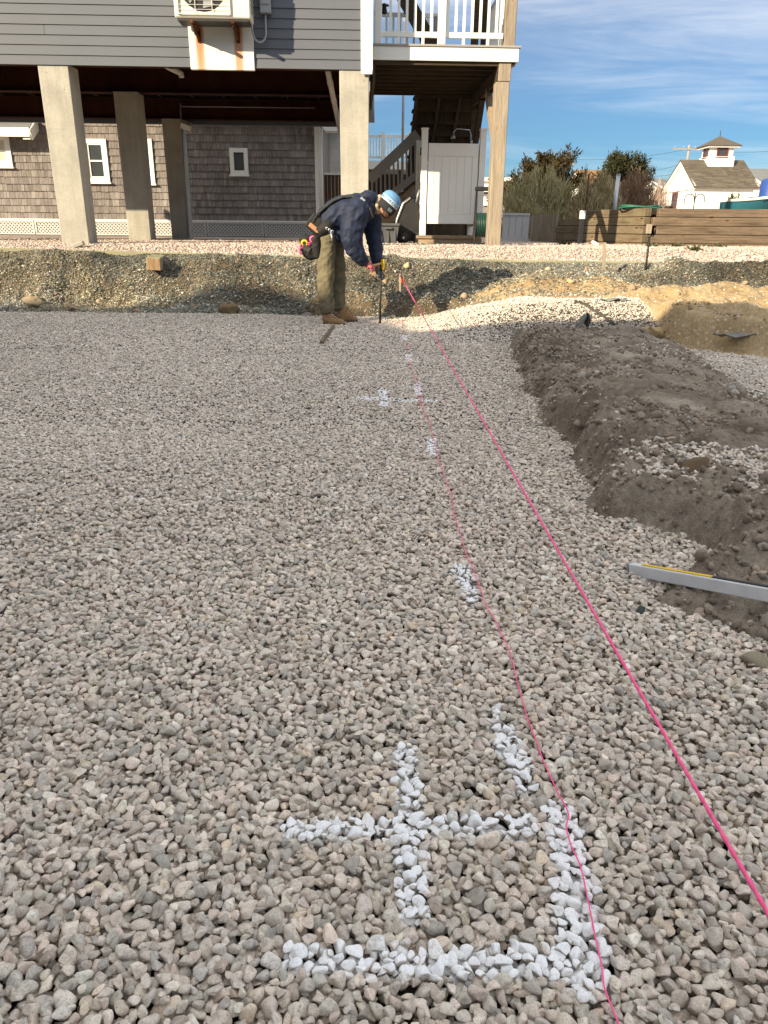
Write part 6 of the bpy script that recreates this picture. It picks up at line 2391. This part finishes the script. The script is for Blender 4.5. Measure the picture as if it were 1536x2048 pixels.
# suspenders over the back and shoulder
def strap(pts, w=.045, mat='belt'):
    mm = MB()
    for a, b in zip(pts[:-1], pts[1:]):
        d = (b - a).normalized()
        mm.beam(a - d * .006, b + d * .006, w, .012, Vector((-d.z, -.35, d.x)))
    mm.build('suspender', M[mat], man)
def over(lst, dy):
    return [PT(x, y, dy_ if dy_ is not None else dy) for (x, y, dy_) in lst]
strap(over([(628, 444, -.16), (636, 429, -.165), (650, 416, -.165), (668, 402, -.155), (688, 394, -.13), (706, 393.5, -.12), (722, 399, -.15), (734, 408, -.185), (742, 419, -.19), (746, 434, -.17)], 0), .045, 'strap')
strap(over([(632, 440, .1), (650, 412, .1), (680, 393.5, .1), (706, 390.5, .1), (722, 395, .1)], 0), .045, 'belt')
m = MB(); m.box(PT(726, 401, -.185), (.06, .012, .04), Euler((0, .7, 0)).to_matrix(), .004); m.build('strap_buckle', M['conduit'], man)

# ------------------------------------------------------------------ hammer and rod
hm = thing('hammer', PT(750, 529, -.08), 'wood handled hammer gripped above the black rod', 'hammer')
M['ham_wood'] = wood('hammer_handle_wood', (.55, .38, .19), (.4, .25, .11), 'X', knots=False)
part('handle', M['ham_wood'], hm, lambda m: m.tube([PT(734, 533, -.11), PT(750, 529.5, -.04), PT(766, 526, .02)], [.017, .013, .014], 8))
part('head', M['yellow'], hm, lambda m: m.tube([PT(765, 518, .02), PT(766, 527, .02), PT(766.5, 540, .02)], [.022, .026, .022], 10))
part('face', M['dark_metal'], hm, lambda m: (m.tube([PT(766.5, 540, .02), PT(766.6, 542.5, .02)], .023, 10), m.tube([PT(765, 515.5, .02), PT(765, 518, .02)], .022, 10)))
rod = thing('marking_rod', ROD_BOT, 'thin black steel rod held upright on the painted gravel line', 'rod')
part('shaft', M['black'], rod, lambda m: m.tube([ROD_TOP, ROD_BOT - UZ * .02], .0125, 8))
part('struck_head', M['dark_metal'], rod, lambda m: m.tube([ROD_TOP + UZ * .0, ROD_TOP + UZ * .03], .018, 8))

# ------------------------------------------------------------------ string lines
A = PT(804, 557); A = at(804, 557, 10.55); B_ = at(1545, 1835, .80)
d = (B_ - A)
B2 = A + d * 1.12
pts = [A.lerp(B2, k / 40) - UZ * (.012 * 4 * (k / 40) * (1 - k / 40)) for k in range(41)]
m = MB(); m.tube(pts, .0032, 6)
for k in range(2):     # two twisted plies
    q = []
    for i in range(1300):
        t = i / 1299
        p = A.lerp(B2, t) - UZ * (.012 * 4 * t * (1 - t))
        q.append(p + Vector((math.cos(i * .9 + k * math.pi), 0, math.sin(i * .9 + k * math.pi))) * .0021)
    m.tube(q, .0022, 4)
sl = m.build('taut_string', M['pink']); tag(sl, 'taut bright pink mason line stretched above the gravel', 'string')
GL = [(802, 640), (808, 665), (812, 690), (818, 718), (826, 745), (834, 765), (838, 785), (846, 815), (858, 845), (868, 880), (876, 915), (886, 945), (898, 980), (905, 1005), (907, 1030), (918, 1055), (924, 1080), (935, 1115), (944, 1130), (952, 1155), (962, 1180), (972, 1210), (990, 1240), (1004, 1270), (1018, 1300), (1028, 1335), (1036, 1370), (1046, 1405), (1056, 1440), (1072, 1480), (1086, 1520), (1104, 1560), (1118, 1590), (1130, 1610), (1137, 1630), (1133, 1655), (1142, 1690), (1160, 1730), (1172, 1780), (1182, 1830), (1192, 1880), (1203, 1930), (1207, 1965), (1214, 1990), (1232, 2035), (1250, 2075)]
gp = []
for i, (x, y) in enumerate(GL):
    p = atz(x, y, .03)
    iy = min(HN[0] - 1, max(0, int((p.y - HY0) / RES))); ix = min(HN[1] - 1, max(0, int((p.x - HX0) / RES)))
    hz_ = float(HM[max(0, iy - 2):iy + 3, max(0, ix - 2):ix + 3].max())
    p = atz(x, y, hz_ + .004)
    gp.append(p)
# resample smoothly, resting on the stones
fine_ = []
for i in range(len(gp) - 1):
    for k in range(8):
        t = k / 8
        p0, p1, p2, p3 = gp[max(0, i - 1)], gp[i], gp[i + 1], gp[min(len(gp) - 1, i + 2)]
        q = .5 * ((2 * p1) + (p2 - p0) * t + (2 * p0 - 5 * p1 + 4 * p2 - p3) * t * t + (3 * p1 - p0 - 3 * p2 + p3) * t ** 3)
        iy = min(HN[0] - 1, max(0, int((q.y - HY0) / RES))); ix = min(HN[1] - 1, max(0, int((q.x - HX0) / RES)))
        q.z = max(q.z, float(HM[iy, ix]) + .003)
        fine_.append(q)
zs = np.array([q.z for q in fine_]); zs = np.convolve(np.pad(zs, 3, 'edge'), np.ones(7) / 7, 'valid')
for q, z_ in zip(fine_, zs):
    q.z = max(float(z_), q.z - .004)
m = MB(); m.tube(fine_, .0015, 6)
ls_ = m.build('loose_string', M['pink']); tag(ls_, 'slack pink string lying over the stones along the white marks', 'string')
# stake with orange flagging where the taut line is tied
fs_ = thing('flagged_stake', A, 'orange flagging ribbon tied to a short stake on the bank', 'stake')
gz = tz(A.x, A.y + .04)
part('peg', M['pt_z'], fs_, lambda m: m.beam((A.x - .015, A.y + .04, gz - .1), (A.x - .02, A.y + .03, A.z + .06), .03, .03))
def ribbon(m):
    for (dx_, dz_, w_) in ((-.05, .05, .03), (.03, -.06, .035), (-.01, .03, .03), (.015, -.03, .03)):
        a = A + Vector((0, -.01, .0)); b = a + Vector((dx_, -.02, dz_)); c = b + Vector((dx_ * .5 + .01, -.01, dz_ * .3 - .01))
        m.prism([a + Vector((-.012, 0, .01)), a + Vector((.012, 0, -.01)), b + Vector((w_ / 2, 0, -.012)), c + Vector((w_ * .3, 0, 0)), b + Vector((-w_ / 2, 0, .012))], (.002, .004, .002))
    m.tube([A + Vector((-.015, -.005, -.015)), A + Vector((.02, -.005, -.06))], .012, 6)
part('ribbon', M['orange'], fs_, ribbon)

# ------------------------------------------------------------------ stakes and scraps
p = at(1207, 558, 10.75)
g = tz(p.x, 10.75)
ws = thing('wooden_stake', (p.x, 10.75, g), 'thin bare wooden stake standing in front of the yard edge', 'stake')
tp_ = at(1209, 485, 10.75)
part('shaft', M['pt_z'], ws, lambda m: m.beam((p.x, 10.75, g - .1), (tp_.x, 10.75, tp_.z), .045, .02, NY))
part('point', M['pt_z'], ws, lambda m: m.prism([(p.x - .022, 10.75 - .01, g - .1), (p.x + .022, 10.75 - .01, g - .1), (p.x, 10.75 - .01, g - .2)], (0, .02, 0)))
p = at(1291, 541, 11.1); g = tz(p.x, 11.1); tp_ = at(1299, 475, 11.1)
br = thing('black_rod', (p.x, 11.1, g), 'leaning thin black rod stuck in the grey gravel strip', 'rod')
part('shaft', M['black'], br, lambda m: m.tube([(p.x, 11.1, g - .1), (tp_.x, 11.1, tp_.z)], .014, 6))
part('tip', M['dark_metal'], br, lambda m: m.tube([(tp_.x, 11.1, tp_.z), (tp_.x + .002, 11.1, tp_.z + .02)], .017, 6))
# wooden stick lying on the gravel below the man's boots
a, b = atz(667, 652, .02), atz(643, 684, .03)
st = MB(); st.beam(a, b, .035, .03, bev=.005); o = st.build('wooden_stick', M['timber_y']); tag(o, 'short dark wooden stick lying on gravel below the boots', 'stick')
# sawn timber end sticking out of the bank
a = at(297, 531, 10.78)
M['endgrain'] = wood('timber_end_grain', (.42, .29, .17), (.24, .15, .08), 'Z', knots=False)
tb = thing('timber_block', a, 'sawn timber end sticking out of the gravel bank', 'timber')
Rt = Euler((.05, .04, .12)).to_matrix()
part('beam', M['edge_wood'], tb, lambda m: m.box(a + Vector((.03, .30, .03)), (.19, .55, .17), Rt, .008))
part('end_grain', M['endgrain'], tb, lambda m: m.box(a + Vector((.03, .30, .03)) + Rt @ Vector((0, -.278, 0)), (.175, .006, .155), Rt, .002))


def boulder(name, px, py, Y_, sz, col, label, seed, cat='boulder', sink=.3, rot=(0, 0, 0), zoff=None):
    p = at(px, py, Y_)
    me_ = STONE[seed % NV].copy()
    if name == 'clod':
        n_ = len(me_.vertices); c_ = np.empty(n_ * 3, np.float32); me_.vertices.foreach_get('co', c_); c_ = c_.reshape(-1, 3)
        f_ = fbm(c_[:, 0] * 2.2 + c_[:, 2] * 1.7 + seed, c_[:, 1] * 2.2 - c_[:, 2] * 1.3, seed, 4, .65)
        c_ = c_ * (1 + .75 * f_)[:, None]
        me_.vertices.foreach_set('co', c_.ravel().astype(np.float32)); me_.update()
    o = bpy.data.objects.new(name, me_); COL.objects.link(o)
    o.data.materials.clear(); o.data.materials.append(simple(name + '_stone', col, .9, 0, .25, 14, .5, 30, .2))
    z_ = tz(p.x, Y_) if zoff is None else p.z
    o.location = (p.x, Y_, z_ + sz[2] * sink); o.scale = sz; o.rotation_euler = rot
    tag(o, label, cat, 'loose boulders')
    return o


boulder('boulder', 815, 533, 11.05, (.06, .05, .055), (.50, .38, .21), 'yellowish round boulder at the top of the bank behind the rod', 2)
boulder('boulder', 786, 630, 10.0, (.045, .04, .045), (.46, .36, .22), 'small tan stone at the foot of the cut bank right of the rod', 5)
boulder('boulder', 612, 624, 10.2, (.09, .06, .05), (.22, .20, .17), 'flat grey stone at the foot of the bank behind the boots', 7)
boulder('clod', 62, 588, 10.55, (.14, .11, .08), (.36, .28, .18), 'pale sandy clod at the far left of the bank', 8, 'clod')
boulder('clod', 460, 596, 10.45, (.17, .12, .11), (.20, .145, .08), 'brown earth clod on the bank left of the man', 9, 'clod')
boulder('clod', 138, 590, 10.5, (.11, .1, .08), (.34, .27, .18), 'sandy lump beside the palest clod on the bank', 11, 'clod')
boulder('clod', 1312, 662, 7.85, (.15, .13, .13), (.38, .28, .15), 'rounded sandy lump at the end of the dirt strip', 12, 'clod', .6)
boulder('boulder', 1078, 673, 7.75, (.07, .05, .05), (.34, .26, .22), 'pinkish stone on the far end of the dirt strip', 13)
boulder('boulder', 1384, 985, 2.93, (.062, .05, .038), (.17, .12, .075), 'smooth brown oval stone among pale gravel on the dirt', 14, 'boulder', .55)
boulder('boulder', 1278, 965, 2.95, (.035, .03, .03), (.13, .09, .055), 'small dark brown stone half buried in the dirt face', 15, 'boulder', .1)
boulder('boulder', 1516, 1310, 1.72, (.045, .035, .034), (.33, .29, .21), 'large tan stone at the right picture edge below the straightedge', 16, 'boulder', .9)
boulder('boulder', 1284, 1222, 2.0, (.018, .016, .014), (.06, .08, .066), 'dark green stone on the gravel under the straightedge', 17, 'boulder', 2.6)
boulder('boulder', 1095, 546, 10.8, (.05, .04, .04), (.5, .4, .25), 'pale stone lying on the sand near the wooden stake', 1)
boulder('boulder', 1140, 573, 10.4, (.06, .05, .045), (.48, .37, .22), 'tan stone on the sand left of the wooden stake', 3)
# scraps of black weed fabric
M['fabric'] = simple('torn_black_fabric', (.2, .205, .19), .8, 0, .4, 20)
def scrap(px, py, Y_, w, h, label, seed, up=True):
    r = random.Random(seed)
    p = at(px, py, Y_); z_ = tz(p.x, Y_)
    m = MB()
    nx_, nz_ = 7, 7
    vs, fs = [], []
    for j in range(nz_):
        for i in range(nx_):
            s_, t_ = i / (nx_ - 1) - .5, j / (nz_ - 1)
            x = s_ * w * (1 - .55 * t_ if up else 1) + r.uniform(-.01, .01)
            if up:
                vs.append((p.x + x + .03 * t_, Y_ + .05 * math.sin(s_ * 9) - .05 * t_ + r.uniform(-.01, .01), z_ - .02 + h * t_ * (1 - .35 * abs(s_)) + r.uniform(-.012, .012)))
            else:
                vs.append((p.x + x, Y_ + (t_ - .5) * h + r.uniform(-.01, .01), z_ + .025 + .02 * math.sin(s_ * 11 + t_ * 3) + r.uniform(-.006, .006)))
    for j in range(nz_ - 1):
        for i in range(nx_ - 1):
            fs.append((j * nx_ + i, j * nx_ + i + 1, (j + 1) * nx_ + i + 1, (j + 1) * nx_ + i))
    m.add(vs, fs, True)
    o = m.build('fabric_scrap', M['fabric'])
    md = o.modifiers.new('thick', 'SOLIDIFY'); md.thickness = .004
    tag(o, label, 'fabric', 'scraps of torn black fabric')
scrap(1162, 668, 7.6, .13, .20, 'torn black fabric standing up out of the dirt strip', 1)
scrap(1490, 643, 7.35, .55, .10, 'dark strip of fabric lying on the sand at the right', 2, False)
scrap(1225, 610, 8.9, .3, .06, 'thin dark fabric edge between sand and pale gravel', 3, False)
# aluminium straightedge
A1 = atz(1262, 1150, .022); B1 = atz(1540, 1203, .125)
d = (B1 - A1).normalized(); E1 = A1 + d * 1.9
se = thing('straightedge', A1, 'aluminium straightedge bar with yellow top resting on gravel and dirt', 'straightedge')
M['alu'] = simple('dull_aluminium', (.62, .64, .66), .5, .1, .1, 14, .1, 60)
sdv = d.cross(UZ).normalized(); upv = sdv.cross(d).normalized()
def alu(m):
    c0 = A1 + upv * .021
    m.beam(c0, E1 + upv * .021, .024, .042, upv, .003)
part('bar', M['alu'], se, alu)
part('yellow_top', M['yellow'], se, lambda m: m.beam(A1 + upv * .0436 + d * .05, A1 + upv * .0436 + d * .30, .013, .003, upv))
part('black_top', M['black'], se, lambda m: m.beam(A1 + upv * .0436 + d * .301, E1 + upv * .0436, .013, .003, upv))
part('end_cap', M['conduit'], se, lambda m: m.beam(A1 - d * .006 + upv * .021, A1 - d * .0005 + upv * .021, .025, .043, upv))
# landscape stone chips along the edging: an upturned scrap of timber at the left column
p = at(155, 500, 11.9)
sl2 = MB(); sl2.box((p.x, 11.9, tz(p.x, 11.9) + .04), (.22, .12, .06), Euler((0, -.35, .2)).to_matrix(), .01)
o = sl2.build('concrete_chunk', M['concrete']); tag(o, 'broken chunk of concrete by the foot of the first column', 'rubble')
